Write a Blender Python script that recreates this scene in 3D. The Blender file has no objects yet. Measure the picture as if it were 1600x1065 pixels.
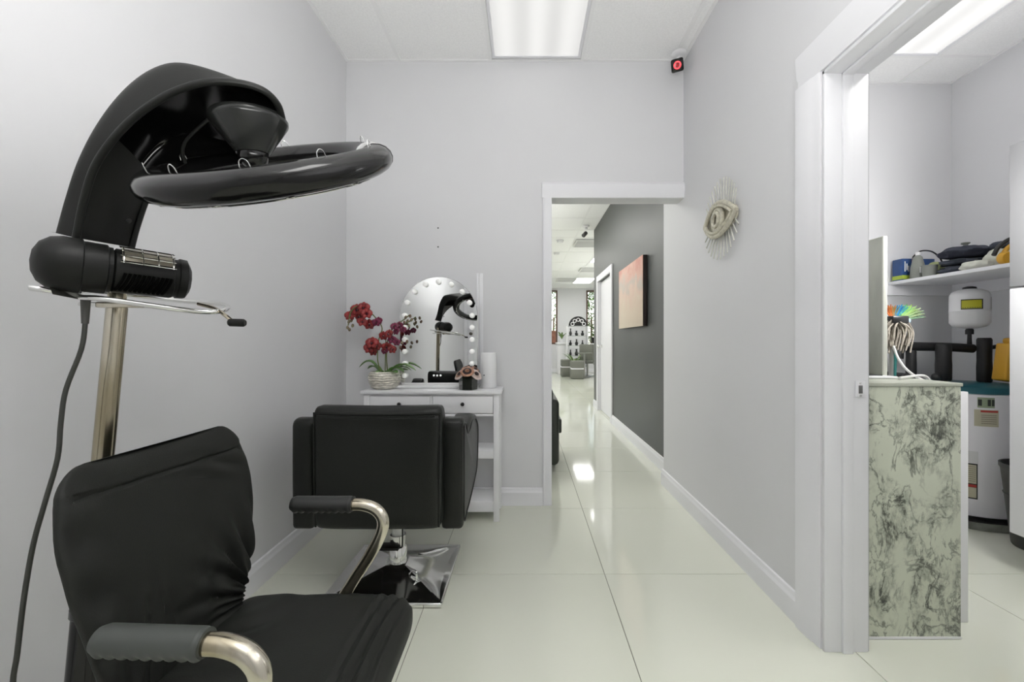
import bpy, bmesh, math, random
from mathutils import Vector, Matrix
random.seed(7)
PI = math.pi
# ------------------------------------------------------------------ camera, world, exposure
F, VX, VY, H = 670.0, 820.0, 532.0, 1.08
scn = bpy.context.scene
cd = bpy.data.cameras.new('camera'); cam = bpy.data.objects.new('camera', cd)
scn.collection.objects.link(cam)
cam.location = (0, 0, H); cam.rotation_euler = (PI/2, 0, 0)
cd.sensor_width = 36; cd.lens = F/1600*36; cd.shift_x = -20/1600; cd.clip_start = .02; cd.clip_end = 200
scn.camera = cam
w = bpy.data.worlds.new('world'); scn.world = w; w.use_nodes = True
nt = w.node_tree; nt.nodes.clear()
wo = nt.nodes.new('ShaderNodeOutputWorld'); bg = nt.nodes.new('ShaderNodeBackground')
sky = nt.nodes.new('ShaderNodeTexSky'); sky.sky_type = 'HOSEK_WILKIE'; sky.turbidity = 9
sky.sun_direction = (.3, -.5, .8)
nt.links.new(sky.outputs[0], bg.inputs[0]); bg.inputs[1].default_value = 9.0
nt.links.new(bg.outputs[0], wo.inputs[0])
scn.view_settings.view_transform = 'Standard'; scn.view_settings.look = 'None'
scn.view_settings.gamma = 1; scn.view_settings.use_curve_mapping = False
scn.view_settings.exposure = 0.80
LIGHT_MAIN, LIGHT_REAR_FILL, LIGHT_UTIL, LIGHT_UTIL_FILL, LIGHT_SALON = .34, 6.3, .40, 5.6, 6.0
scn.cycles.max_bounces = 16; scn.cycles.diffuse_bounces = 12; scn.cycles.glossy_bounces = 6
# added fill lights out of view; they aim up, the utility one forward
def fill_light(name, loc, tilt, power, size=.6, rz=0):
    l = bpy.data.lights.new(name, 'AREA'); l.energy = power; l.size = size; l.color = (1, .995, .98)
    o = bpy.data.objects.new(name, l); scn.collection.objects.link(o); o.location = loc; o.rotation_euler = (PI-tilt, 0, rz)
fill_light('added_fill', (.1, -.12, 1.40), .04, 31, 1.0)
fill_light('added_fill_utility', (2.1, 1.44, 1.70), 1.62, 12, .3)
fill_light('added_fill_passage', (-.8, 5.2, 1.6), 0, 18, 1.0)
fill_light('added_fill_salon', (3.4, 10.0, 1.6), 0, 32, 1.0)

# ------------------------------------------------------------------ helpers
def P(px, py, y):
    """real position of something seen at (px,py) that stands at depth y"""
    return Vector(((px-VX)/F*y, y, H+(VY-py)/F*y))
_mats = {}
def mat(name, col, rough=.5, metal=0, bump=0, bscale=60, vary=0, vscale=4, emit=None, estr=0,
        trans=0, coat=0, sheen=0, col2=None, stretch=None, spec=None, ior=None):
    if name in _mats: return _mats[name]
    m = bpy.data.materials.new(name); m.use_nodes = True; _mats[name] = m
    n = m.node_tree; b = n.nodes['Principled BSDF']
    b.inputs['Base Color'].default_value = (*col, 1)
    b.inputs['Roughness'].default_value = rough; b.inputs['Metallic'].default_value = metal
    if trans: b.inputs['Transmission Weight'].default_value = trans
    if coat: b.inputs['Coat Weight'].default_value = coat; b.inputs['Coat Roughness'].default_value = .08
    if sheen: b.inputs['Sheen Weight'].default_value = sheen
    if spec is not None: b.inputs['Specular IOR Level'].default_value = spec
    if ior: b.inputs['IOR'].default_value = ior
    if emit: b.inputs['Emission Color'].default_value = (*emit, 1); b.inputs['Emission Strength'].default_value = estr
    tc = None
    def coord():
        nonlocal tc
        if tc is None:
            t = n.nodes.new('ShaderNodeTexCoord'); mp = n.nodes.new('ShaderNodeMapping')
            n.links.new(t.outputs['Object'], mp.inputs[0])
            if stretch: mp.inputs['Scale'].default_value = stretch
            tc = mp
        return tc.outputs[0]
    if vary or col2:
        t = n.nodes.new('ShaderNodeTexNoise'); t.inputs['Scale'].default_value = vscale; t.inputs['Detail'].default_value = 5
        n.links.new(coord(), t.inputs['Vector'])
        r = n.nodes.new('ShaderNodeValToRGB')
        c2 = col2 or tuple(max(0, c*(1-vary)) for c in col)
        r.color_ramp.elements[0].position = .35; r.color_ramp.elements[1].position = .65
        r.color_ramp.elements[0].color = (*col, 1); r.color_ramp.elements[1].color = (*c2, 1)
        n.links.new(t.outputs[0], r.inputs[0]); n.links.new(r.outputs[0], b.inputs['Base Color'])
    if bump:
        t = n.nodes.new('ShaderNodeTexNoise'); t.inputs['Scale'].default_value = bscale; t.inputs['Detail'].default_value = 4
        n.links.new(coord(), t.inputs['Vector'])
        bp = n.nodes.new('ShaderNodeBump'); bp.inputs['Strength'].default_value = bump; bp.inputs['Distance'].default_value = .004
        n.links.new(t.outputs[0], bp.inputs['Height']); n.links.new(bp.outputs[0], b.inputs['Normal'])
    return m

class MB:
    def __init__(s): s.v = []; s.f = []
    def add(s, vs, fs):
        o = len(s.v); s.v += [Vector(v) for v in vs]; s.f += [tuple(i+o for i in f) for f in fs]; return s
    def bm(s, b):
        b.verts.index_update(); return s.add([v.co.copy() for v in b.verts], [[v.index for v in f.verts] for f in b.faces])
    def box(s, x0, x1, y0, y1, z0, z1, bev=0, seg=2, M=None):
        b = bmesh.new(); bmesh.ops.create_cube(b, size=1)
        for v in b.verts:
            v.co = Vector(((x0+x1)/2+v.co.x*(x1-x0), (y0+y1)/2+v.co.y*(y1-y0), (z0+z1)/2+v.co.z*(z1-z0)))
        if bev: bmesh.ops.bevel(b, geom=b.edges[:], offset=bev, segments=seg, profile=.5, affect='EDGES')
        if M: b.transform(M)
        s.bm(b); b.free(); return s
    def prism(s, poly, axis, a0, a1, bev=0, seg=2, M=None):
        """poly in the two other axes (cyclic order kept xyz), extruded along axis from a0 to a1"""
        def pt(p, a):
            return {'x': (a, p[0], p[1]), 'y': (p[0], a, p[1]), 'z': (p[0], p[1], a)}[axis]
        b = bmesh.new(); n = len(poly)
        A = [b.verts.new(pt(p, a0)) for p in poly]; B = [b.verts.new(pt(p, a1)) for p in poly]
        b.faces.new(A[::-1]); b.faces.new(B)
        for i in range(n): b.faces.new((A[i], A[(i+1) % n], B[(i+1) % n], B[i]))
        bmesh.ops.recalc_face_normals(b, faces=b.faces[:])
        if bev:
            es = [e for e in b.edges if len(e.link_faces) == 2 and e.calc_face_angle(0) > .35]
            bmesh.ops.bevel(b, geom=es, offset=bev, segments=seg, profile=.5, affect='EDGES')
        if M: b.transform(M)
        s.bm(b); b.free(); return s
    def lathe(s, prof, c=(0, 0, 0), d=(0, 0, 1), n=24, sx=1, sy=1):
        """prof: list of (radius, height) along direction d from c"""
        q = Vector(d).normalized().to_track_quat('Z', 'Y'); c = Vector(c); vs = []; fs = []
        for r, h in prof:
            for i in range(n):
                a = 2*PI*i/n; vs.append(c+q @ Vector((r*math.cos(a)*sx, r*math.sin(a)*sy, h)))
        for k in range(len(prof)-1):
            for i in range(n):
                j = (i+1) % n; fs.append((k*n+i, k*n+j, (k+1)*n+j, (k+1)*n+i))
        if prof[0][0] > 1e-6: fs.append(tuple(range(n-1, -1, -1)))
        if prof[-1][0] > 1e-6: fs.append(tuple((len(prof)-1)*n+i for i in range(n)))
        return s.add(vs, fs)
    def cyl(s, p0, p1, r, r1=None, n=20):
        p0 = Vector(p0); p1 = Vector(p1); L = (p1-p0).length
        return s.lathe([(r, 0), (r if r1 is None else r1, L)], p0, p1-p0, n)
    def ball(s, c, r, d=(0, 0, 1), n=16, k=8, sx=1, sy=1, sz=1):
        return s.lathe([(max(1e-7, r*math.sin(PI*i/k)), -r*sz*math.cos(PI*i/k)) for i in range(k+1)], c, d, n, sx, sy)
    def tube(s, pts, r, n=12, closed=False, smooth=6):
        pts = [Vector(p) for p in pts]
        if smooth: pts = spline(pts, smooth, closed)
        m = len(pts); rs = r if isinstance(r, (list, tuple)) else None
        vs = []; fs = []; up = None
        for i, p in enumerate(pts):
            if closed: t = pts[(i+1) % m]-pts[i-1]
            else: t = pts[min(i+1, m-1)]-pts[max(i-1, 0)]
            t.normalize()
            if up is None:
                up = t.orthogonal().normalized()
            up = (up-t*up.dot(t)).normalized(); sd = t.cross(up)
            rr = r if rs is None else rs[0]+(rs[-1]-rs[0])*i/(m-1) if len(rs) == 2 else rs[min(len(rs)-1, int(i/(m-1)*(len(rs)-1)))]
            for k in range(n):
                a = 2*PI*k/n; vs.append(p+(up*math.cos(a)+sd*math.sin(a))*rr)
        for i in range(m if closed else m-1):
            for k in range(n):
                j = (k+1) % n; a = i*n; b = ((i+1) % m)*n
                fs.append((a+k, a+j, b+j, b+k))
        if not closed:
            fs.append(tuple(range(n-1, -1, -1))); fs.append(tuple((m-1)*n+k for k in range(n)))
        return s.add(vs, fs)
    def torus(s, c, nrm, R, r, n=48, k=12, sx=1):
        q = Vector(nrm).normalized().to_track_quat('Z', 'Y'); c = Vector(c)
        return s.tube([c+q @ Vector((R*math.cos(2*PI*i/n)*sx, R*math.sin(2*PI*i/n), 0)) for i in range(n)], r, k, True, 0)
    def grid(s, fn, nu, nv, cu=False, cv=False):
        vs = [fn(i/(nu if cu else nu-1), j/(nv if cv else nv-1)) for j in range(nv) for i in range(nu)]
        fs = []
        for j in range(nv if cv else nv-1):
            for i in range(nu if cu else nu-1):
                a = j*nu+i; b = j*nu+(i+1) % nu; c = ((j+1) % nv)*nu+(i+1) % nu; d = ((j+1) % nv)*nu+i
                fs.append((a, b, c, d))
        return s.add(vs, fs)

def spline(pts, k, closed=False):
    n = len(pts); out = []
    for i in range(n if closed else n-1):
        p0 = pts[i-1] if (closed or i > 0) else pts[0]*2-pts[1]
        p1 = pts[i]; p2 = pts[(i+1) % n]
        p3 = pts[(i+2) % n] if (closed or i+2 < n) else pts[-1]*2-pts[-2]
        for j in range(k):
            t = j/k
            out.append(.5*((2*p1)+(p2-p0)*t+(2*p0-5*p1+4*p2-p3)*t*t+(3*p1-p0-3*p2+p3)*t**3))
    if not closed: out.append(pts[-1].copy())
    return out

def link(o): scn.collection.objects.link(o); return o
def obj(name, mb, m, parent=None, org=(0, 0, 0), smooth=True, fix=True):
    org = Vector(org)
    me = bpy.data.meshes.new(name)
    me.from_pydata([v-org for v in mb.v], [], mb.f); me.validate()
    if fix:
        b = bmesh.new(); b.from_mesh(me)
        bmesh.ops.recalc_face_normals(b, faces=b.faces[:]); b.to_mesh(me); b.free()
    me.materials.append(m)
    if smooth:
        me.polygons.foreach_set('use_smooth', [True]*len(me.polygons)); me.set_sharp_from_angle(angle=math.radians(38))
    o = link(bpy.data.objects.new(name, me))
    if parent is None: o.location = org
    else: o.parent = parent
    return o
def tag(o, label, cat, group=None):
    o['label'] = label; o['category'] = cat
    if group: o['group'] = group
    return o
class Thing:
    def __init__(s, name, label, cat, loc, group=None):
        s.e = link(bpy.data.objects.new(name, None)); s.e.location = loc; s.e.empty_display_size = .05
        s.org = Vector(loc); tag(s.e, label, cat, group)
    def part(s, name, mb, m, parent=None, label=None, smooth=True):
        o = obj(name, mb, m, parent or s.e, s.org, smooth)
        if label: o['label'] = label
        return o
def one(name, mb, m, label, cat, org, group=None, smooth=True):
    return tag(obj(name, mb, m, None, org, smooth), label, cat, group)
def struct(name, mb, m, parent=None, smooth=False):
    o = obj(name, mb, m, parent, (0, 0, 0), smooth)
    if parent is None: o['kind'] = 'structure'
    return o

# ------------------------------------------------------------------ materials
WALL = mat('wall_paint', (.66, .66, .675), .6, bump=.05, bscale=220, vary=.03, vscale=1.2)
DARK = mat('charcoal_wall_paint', (.050, .054, .051), .42, bump=.08, bscale=180, vary=.10, vscale=2)
TRIM = mat('white_trim_paint', (.74, .74, .765), .35, bump=.03, bscale=90)
TILE = mat('polished_tile', (.65, .665, .575), .07, vary=.03, vscale=.8, spec=.6)
GROUT = mat('grout', (.22, .21, .18), .8)
CEIL = mat('mineral_ceiling_panel', (.86, .86, .86), .9, bump=.5, bscale=150, vary=.05, vscale=90)
GRID = mat('ceiling_grid_paint', (.80, .80, .80), .5)
def lightmat(name, s, col=(1, .99, .97)): return mat(name, (.35, .35, .35), .5, emit=col, estr=s)
def tubes(m, cx, s):
    n = m.node_tree; b = n.nodes['Principled BSDF']; tc = n.nodes.new('ShaderNodeTexCoord'); sp = n.nodes.new('ShaderNodeSeparateXYZ'); n.links.new(tc.outputs['Object'], sp.inputs[0])
    w1 = n.nodes.new('ShaderNodeMath'); w1.operation = 'MULTIPLY'; w1.inputs[1].default_value = 2*PI/.19; n.links.new(sp.outputs[0], w1.inputs[0])
    w2 = n.nodes.new('ShaderNodeMath'); w2.operation = 'COSINE'; n.links.new(w1.outputs[0], w2.inputs[0])
    w3 = n.nodes.new('ShaderNodeMath'); w3.operation = 'MULTIPLY_ADD'; w3.inputs[1].default_value = .13*s; w3.inputs[2].default_value = s; n.links.new(w2.outputs[0], w3.inputs[0])
    n.links.new(w3.outputs[0], b.inputs['Emission Strength'])
L_MAIN = lightmat('main_diffuser', LIGHT_MAIN); L_UTIL = lightmat('utility_diffuser', LIGHT_UTIL); L_FILL = lightmat('rear_fill_diffuser', LIGHT_REAR_FILL); L_UFILL = lightmat('utility_fill_diffuser', LIGHT_UTIL_FILL); L_SALON = lightmat('salon_diffuser', LIGHT_SALON)
tubes(L_MAIN, 0, LIGHT_MAIN); tubes(L_UTIL, 0, LIGHT_UTIL)
CHROME = mat('chrome', (.80, .80, .78), .09, 1)
NICKEL = mat('tarnished_nickel_tube', (.68, .64, .55), .2, 1, col2=(.36, .31, .21), vscale=11, stretch=(1, 1, .25))
BPLASTIC = mat('black_plastic', (.0085, .009, .008), .45, bump=.04, bscale=300, spec=.28)
BGLOSS = mat('glossy_black_plastic', (.006, .006, .006), .14, spec=.4)
BLEATHER = mat('black_leather', (.008, .009, .0075), .34, bump=.2, bscale=260, spec=.32)
BFABRIC = mat('black_stretch_fabric', (.012, .013, .011), .60, bump=.15, bscale=500, spec=.28)
RUBBER = mat('ribbed_rubber', (.045, .05, .045), .5)
RUBBERB = mat('black_grip_rubber', (.018, .019, .018), .5)
WHITE = mat('white_lacquer', (.75, .75, .765), .3)
WPLASTIC = mat('white_plastic', (.74, .74, .75), .35)
KNOB = mat('black_knob', (.01, .01, .01), .3)
MIRROR = mat('mirror_glass', (.70, .71, .70), .01, 1)
BULB = mat('frosted_bulb', (.85, .85, .83), .3, emit=(1, 1, .97), estr=.12)

# ------------------------------------------------------------------ room shell
XL, XR, XU = -1.177, 1.046, 1.187          # left wall, right wall faces
YB, CZ = 2.827, 2.92
YBK = -2.9
UX1, UY1, UY0 = 3.056, 3.07, -.55
DX, DY0, DY1 = 1.15, 3.23, 7.13
SXL, SXR, SY1 = -3.5, 6.0, 15.0
OY0, OY1 = .66, 1.50                        # utility door opening
DH = 2.02                                   # door height
OX0 = .177                                  # left edge of the hall opening

# floor: grout bed with individual tiles
fl = MB()
fl.box(XL-.1, UX1+.1, YBK-.1, YB+.25, -.06, -.003); fl.box(SXL-.1, SXR+.1, YB+.25, SY1+.1, -.06, -.003)
floor = struct('floor', fl, GROUT)
TS, TX0, TY0 = .78, .370, 1.988
tile_me = None
def in_rooms(x0, x1, y0, y1):
    r = []
    for a in ((XL, UX1, YBK, YB+.0), (SXL, SXR, YB, SY1)):
        X0, X1, Y0, Y1 = max(x0, a[0]), min(x1, a[1]), max(y0, a[2]), min(y1, a[3])
        if X1-X0 > .02 and Y1-Y0 > .02: r.append((X0, X1, Y0, Y1))
    if not r: return None
    return min(q[0] for q in r), max(q[1] for q in r), min(q[2] for q in r), max(q[3] for q in r)
for i in range(-6, 9):
    for j in range(-6, 18):
        x0, y0 = TX0+i*TS, TY0+j*TS
        q = in_rooms(x0, x0+TS, y0, y0+TS)
        if not q: continue
        g = .0014
        full = abs(q[1]-q[0]-TS) < 1e-6 and abs(q[3]-q[2]-TS) < 1e-6
        if full:
            if tile_me is None:
                o = struct('tile', MB().box(g, TS-g, g, TS-g, -.02, 0, .0006, 1), TILE, floor); tile_me = o.data
            else:
                o = link(bpy.data.objects.new('tile', tile_me)); o.parent = floor
            o.location = (x0, y0, 0)
        else:
            struct('tile', MB().box(q[0]+g, q[1]-g, q[2]+g, q[3]-g, -.02, 0, .0006, 1), TILE, floor)

# main room walls
struct('wall_left', MB().box(XL-.12, XL, YBK-.12, YB+.12, 0, CZ+.1), WALL)
b = MB().box(XL, OX0, YB, YB+.12, 0, CZ+.1); b.box(OX0, XR, YB, YB+.12, DH, CZ+.1)
struct('wall_back', b, WALL)
b = MB().box(XR, XU, OY1, DY0, 0, CZ+.1); b.box(XR, XU, YBK-.12, OY0, 0, CZ+.1); b.box(XR, XU, OY0, OY1, DH, CZ+.1)
b.box(XU, DX+.12, UY1+.12, DY0, 0, CZ+.1)
struct('wall_right', b, WALL)
struct('wall_front', MB().box(XL, XR, YBK-.12, YBK, 0, CZ+.1), WALL)
# utility room walls
struct('wall_utility_back', MB().box(XU, UX1+.12, UY1, UY1+.12, 0, CZ+.1), WALL)
struct('wall_utility_right', MB().box(UX1, UX1+.12, UY0, UY1, 0, CZ+.1), WALL)
struct('wall_utility_front', MB().box(XU, UX1+.12, UY0-.12, UY0, 0, CZ+.1), WALL)
# salon beyond the hall opening
b = MB().box(DX, DX+.12, DY0, 5.70, 0, CZ+.1); b.box(DX, DX+.12, 6.68, DY1, 0, CZ+.1); b.box(DX, DX+.12, 5.70, 6.68, 2.0, CZ+.1)
struct('wall_salon_charcoal', b, DARK)
struct('wall_salon_side', MB().box(DX+.12, SXR, DY1-.12, DY1, 0, CZ+.1), WALL)
struct('wall_salon_left', MB().box(SXL-.12, SXL, YB, SY1+.12, 0, CZ+.1), WALL)
struct('wall_salon_right', MB().box(SXR, SXR+.12, DY1-.12, SY1+.12, 0, CZ+.1), WALL)
struct('wall_salon_front', MB().box(SXL, XL-.12, YB, YB+.12, 0, CZ+.1), WALL)
WIN = [(-1.6, -.4, .97, 2.85), (.35, 1.14, .97, 2.85), (2.15, 3.0, .55, 2.85), (3.6, 4.8, .55, 2.85)]
b = MB(); xs = SXL
for x0, x1, z0, z1 in WIN:
    b.box(xs, x0, SY1, SY1+.12, 0, CZ+.1); b.box(x0, x1, SY1, SY1+.12, 0, z0); b.box(x0, x1, SY1, SY1+.12, z1, CZ+.1); xs = x1
b.box(xs, SXR, SY1, SY1+.12, 0, CZ+.1)
struct('wall_salon_far', b, WALL)
BROWN = mat('brown_window_frame', (.10, .055, .035), .4); GLASS = mat('window_glass', (.95, .98, .97), .02, trans=1, ior=1.1)
for k, (x0, x1, z0, z1) in enumerate(WIN):
    t = .05
    b = MB().box(x0, x0+t, SY1-.02, SY1+.10, z0, z1); b.box(x1-t, x1, SY1-.02, SY1+.10, z0, z1)
    b.box(x0+t, x1-t, SY1-.02, SY1+.10, z0, z0+t); b.box(x0+t, x1-t, SY1-.02, SY1+.10, z1-t, z1)
    wf = struct('window_%d' % (k+1), b, BROWN)
    struct('pane', MB().box(x0+t, x1-t, SY1+.04, SY1+.05, z0+t, z1-t), GLASS, wf)

# ceilings with individual panels and grid bars
def ceiling(name, x0, x1, y0, y1, gx, gy, holes):
    c = struct(name, MB().box(x0, x1, y0, y1, CZ+.03, CZ+.08), GRID)
    xs = [x0]+[gx+.6*k for k in range(-20, 25) if x0+.03 < gx+.6*k < x1-.03]+[x1]
    ys = [y0]+[gy+1.215*k for k in range(-20, 25) if y0+.03 < gy+1.215*k < y1-.03]+[y1]
    for i in range(len(xs)-1):
        for j in range(len(ys)-1):
            cx, cy = (xs[i]+xs[i+1])/2, (ys[j]+ys[j+1])/2
            if any(h[0] < cx < h[1] and h[2] < cy < h[3] for h in holes): continue
            struct('ceiling_panel', MB().box(xs[i]+.011, xs[i+1]-.011, ys[j]+.011, ys[j+1]-.011, CZ+.004, CZ+.02), CEIL, c)
    for x in xs[1:-1]: struct('grid_bar', MB().box(x-.012, x+.012, y0, y1, CZ, CZ+.03), GRID, c)
    for y in ys[1:-1]: struct('grid_bar', MB().box(x0, x1, y-.012, y+.012, CZ-.0005, CZ+.03), GRID, c)
    e = MB().box(x0, x1, y0, y0+.02, CZ-.001, CZ+.03); e.box(x0, x1, y1-.02, y1, CZ-.001, CZ+.03)
    e.box(x0, x0+.02, y0+.02, y1-.02, CZ-.001, CZ+.03); e.box(x1-.02, x1, y0+.02, y1-.02, CZ-.001, CZ+.03)
    struct('edge_bar', e, GRID, c)
    return xs, ys
def troffer(x0, x1, y0, y1, m, label, grp=None):
    t = Thing('ceiling_light', label, 'ceiling light', ((x0+x1)/2, (y0+y1)/2, CZ), grp)
    f = MB(); w = .018
    f.box(x0, x0+w, y0, y1, CZ-.004, CZ+.025); f.box(x1-w, x1, y0, y1, CZ-.004, CZ+.025)
    f.box(x0+w, x1-w, y0, y0+w, CZ-.004, CZ+.025); f.box(x0+w, x1-w, y1-w, y1, CZ-.004, CZ+.025)
    t.part('frame', f, TRIM, smooth=False)
    t.part('diffuser', MB().box(x0+w, x1-w, y0+w, y1-w, CZ+.002, CZ+.01), m, smooth=False)
GX = -.225
MH = [(GX, GX+.6, 2.80-1.215, 2.80), (GX, GX+.6, 2.80-1.215*3, 2.80-1.215*2)]  # second panel is out of view, added for fill from behind
ceiling('ceiling', XL, XR, YBK, YB, GX, 2.80, MH)
for k, h in enumerate(MH): troffer(h[0]+.014, h[1]-.014, h[2]+.014, h[3]-.014, L_FILL if k else L_MAIN,
    ['bright rectangular ceiling light panel above the passage opening', 'unseen rectangular ceiling light panel added above the camera for fill', 'rearmost rectangular ceiling light panel of the salon room behind the camera'][k])
UH = [(2.67-.6, 2.67, 2.776-1.215, 2.776), (2.67-.6, 2.67, 2.776-1.215*2.0, 2.776-1.215)]
ceiling('ceiling_utility', XU, UX1, UY0, UY1, 2.67, 2.776, UH)
troffer(2.67-.586, 2.656, 2.776-1.2, 2.762, L_UTIL, 'ceiling light panel in the utility room seen through the door frame')
troffer(2.67-.586, 2.656, 2.776-1.215*2+.014, 2.776-1.215-.014, L_UFILL, 'unseen second utility room ceiling light, added for fill')  # out-of-view panel added to brighten the utility room from the front
SH = []
for gx in (-2.7, -.3, 1.5, 3.9):  # third column is in view; the others are added for light
    for gy in (4.0, 6.43, 8.86, 12.505):
        if gx > 1 and gy < 8: continue
        SH.append((gx, gx+.6, gy, gy+1.215))
SH.append((1.5, 2.1, 8.86+.0, 8.86+1.215)); SH = sorted(set(SH))
ceiling('ceiling_passage', SXL, DX, YB+.12, DY1, -.3, 4.0, SH); ceiling('ceiling_salon', SXL, SXR, DY1, SY1, -.3, 4.0+1.215*2, SH)
for h in SH:
    lab = 'unseen added salon ceiling light panel, %s column, %s row from the passage' % ({-2.7: 'leftmost', -.3: 'second', 1.5: 'third', 3.9: 'rightmost'}[h[0]], {4.0: 'first', 6.43: 'second', 8.86: 'third', 12.505: 'last'}[h[2]])
    if h[0] == 1.5 and h[2] > 12: lab = 'bright salon ceiling light panel nearest the far window wall'
    elif h[0] == 1.5: lab = 'salon ceiling light panel half hidden by the charcoal wall end'
    troffer(h[0]+.014, h[1]-.014, h[2]+.014, h[3]-.014, L_SALON, lab, 'salon ceiling lights')

# baseboards
def base_prof(sx):  # offset from wall , z
    return [(0, 0), (.016*sx, 0), (.016*sx, .085), (.011*sx, .098), (.008*sx, .112), (0, .115)]
def bb_y(name, x, sx, y0, y1):   # runs along y on wall plane x, sticking out sx
    return struct(name, MB().prism([(x+p[0], p[1]) for p in base_prof(sx)], 'y', y0, y1), TRIM)
def bb_x(name, y, sy, x0, x1):
    return struct(name, MB().prism([(y+p[0], p[1]) for p in base_prof(sy)], 'x', x0, x1), TRIM)
bb_y('baseboard_left', XL, 1, YBK, YB)
bb_y('baseboard_right', XR, -1, OY1+.125, DY0+.016)
bb_x('baseboard_back', YB, -1, XL+.016, OX0-.06)
bb_y('baseboard_charcoal', DX, -1, DY0+.016, 5.62)
bb_y('baseboard_charcoal_far', DX, -1, 6.76, DY1)
bb_x('baseboard_salon_far', SY1, -1, SXL, SXR)
bb_x('baseboard_utility_back', UY1, -1, XU, UX1)

# hall opening casing
def casing_y(mb, x0, x1, yf, sy, z0, z1):   # casing board on a y-plane, moulded
    mb.box(x0, x1, min(yf, yf+sy*.016), max(yf, yf+sy*.016), z0, z1, .003)
c = MB(); casing_y(c, OX0-.060, OX0, YB, -1, 0, DH)
c.box(OX0-.056, OX0-.046, YB-.021, YB-.015, 0, DH, .002)
struct('trim_1', c, TRIM)
c = MB().prism([(YB, DH), (YB-.014, DH), (YB-.018, DH+.02), (YB-.026, DH+.05), (YB-.026, DH+.085), (YB-.012, DH+.102), (YB, DH+.102)], 'x', OX0-.064, XR, )
struct('trim_2', c, TRIM, smooth=True)
# right casing and jamb of the utility doorway
def casing_prof():
    return [(0, 0), (-.008, 0), (-.012, .012), (-.012, .03), (-.017, .04), (-.022, .10), (-.022, .118), (0, .118)]
c = MB().prism([(XR+p[0], OY1+.006+p[1]) for p in casing_prof()], 'z', 0, DH+.006)
c.prism([(XR+p[0], OY0-.006-p[1]) for p in casing_prof()], 'z', 0, DH+.006)
struct('trim_3', c, TRIM, smooth=True)
struct('trim_4', MB().prism([(XR+p[0], DH+.006+p[1]) for p in casing_prof()], 'y', OY0-.12, OY1+.124), TRIM, smooth=True)
j = MB()
j.box(XR-.006, XU+.006, OY1-.012, OY1, 0, DH, .002); j.box(XR-.006, XU+.006, OY0, OY0+.012, 0, DH, .002)
j.box(XR-.006, XU+.006, OY0, OY1, DH-.012, DH, .002)
for a, bq, t in ((XR+.052, XR+.088, .010),):
    j.box(a, bq, OY1-.012-t, OY1-.012, 0, DH-.012, .003); j.box(a, bq, OY0+.012, OY0+.012+t, 0, DH-.012, .003)
    j.box(a, bq, OY0+.012, OY1-.012, DH-.012-t, DH-.012, .003)
jo = struct('trim_5', j, TRIM, smooth=True)
j2 = MB(); j2.box(XU+.006, XU+.012, OY1-.006, OY1+.07, 0, DH); struct('trim_6', j2, mat('grey_trim_paint', (.45, .45, .46), .5))  # thin strip in a darker grey than the other trim
t = Thing('strike_plate', 'small white latch plate screwed to the utility door jamb', 'latch plate', (1.165, OY1-.012, .912))
y = OY1-.012
t.part('plate', MB().box(1.146, 1.180, y-.003, y, .884, .942, .002), TRIM)
t.part('latch_hole', MB().box(1.156, 1.170, y-.0042, y-.0025, .898, .926, .001), mat('grey_steel', (.20, .20, .20), .4, .6))
t.part('screw', MB().lathe([(.004, 0), (.003, .0015)], (1.163, y-.003, .934), (0, -1, 0), 10), CHROME)
t.part('screw', MB().lathe([(.004, 0), (.003, .0015)], (1.163, y-.003, .890), (0, -1, 0), 10), CHROME)

# door in the charcoal wall
c = MB(); x = DX
for y0, y1 in ((5.60, 5.70), (6.68, 6.78)): c.box(x-.02, x, y0, y1, 0, 2.0, .004)
c.box(x-.02, x, 5.60, 6.78, 2.0, 2.09, .004)
c.box(x, x+.12, 5.69, 5.705, 0, 2.0); c.box(x, x+.12, 6.675, 6.69, 0, 2.0)
struct('trim_7', c, TRIM)
d = struct('door_1', MB().box(x+.035, x+.075, 5.73, 6.67, .01, 1.99, .003), TRIM)
struct('door_handle', MB().lathe([(.026, 0), (.026, .006), (.010, .012), (.010, .035), (.026, .045), (.028, .06), (.015, .07), (0, .072)], (x+.035, 6.58, 1.0), (-1, 0, 0), 16), CHROME, d, True)
struct('hinge', MB().box(x+.028, x+.036, 5.728, 5.745, 1.62, 1.74).box(x+.028, x+.036, 5.728, 5.745, .2, .32), CHROME, d)
# door behind the camera (seen in the vanity mirror)
d = struct('door_2', MB().box(-1.10, -.32, YBK, YBK+.035, .01, 2.02, .004).box(-1.0, -.42, YBK+.03, YBK+.042, 1.1, 1.9, .006).box(-1.0, -.42, YBK+.03, YBK+.042, .2, .95, .006), TRIM)
struct('door_handle', MB().lathe([(.03, 0), (.03, .006), (.011, .012), (.011, .04), (.028, .05), (.03, .065), (0, .075)], (-1.04, YBK+.035, 1.22), (0, 1, 0), 16), mat('dark_bronze', (.12, .11, .09), .35, .8), d, True)
c = MB().box(-1.175, -1.105, YBK, YBK+.02, 0, 2.03, .003); c.box(-.315, -.24, YBK, YBK+.02, 0, 2.03, .003); c.box(-1.175, -.24, YBK, YBK+.02, 2.03, 2.11, .003)
struct('trim_8', c, TRIM)

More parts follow.
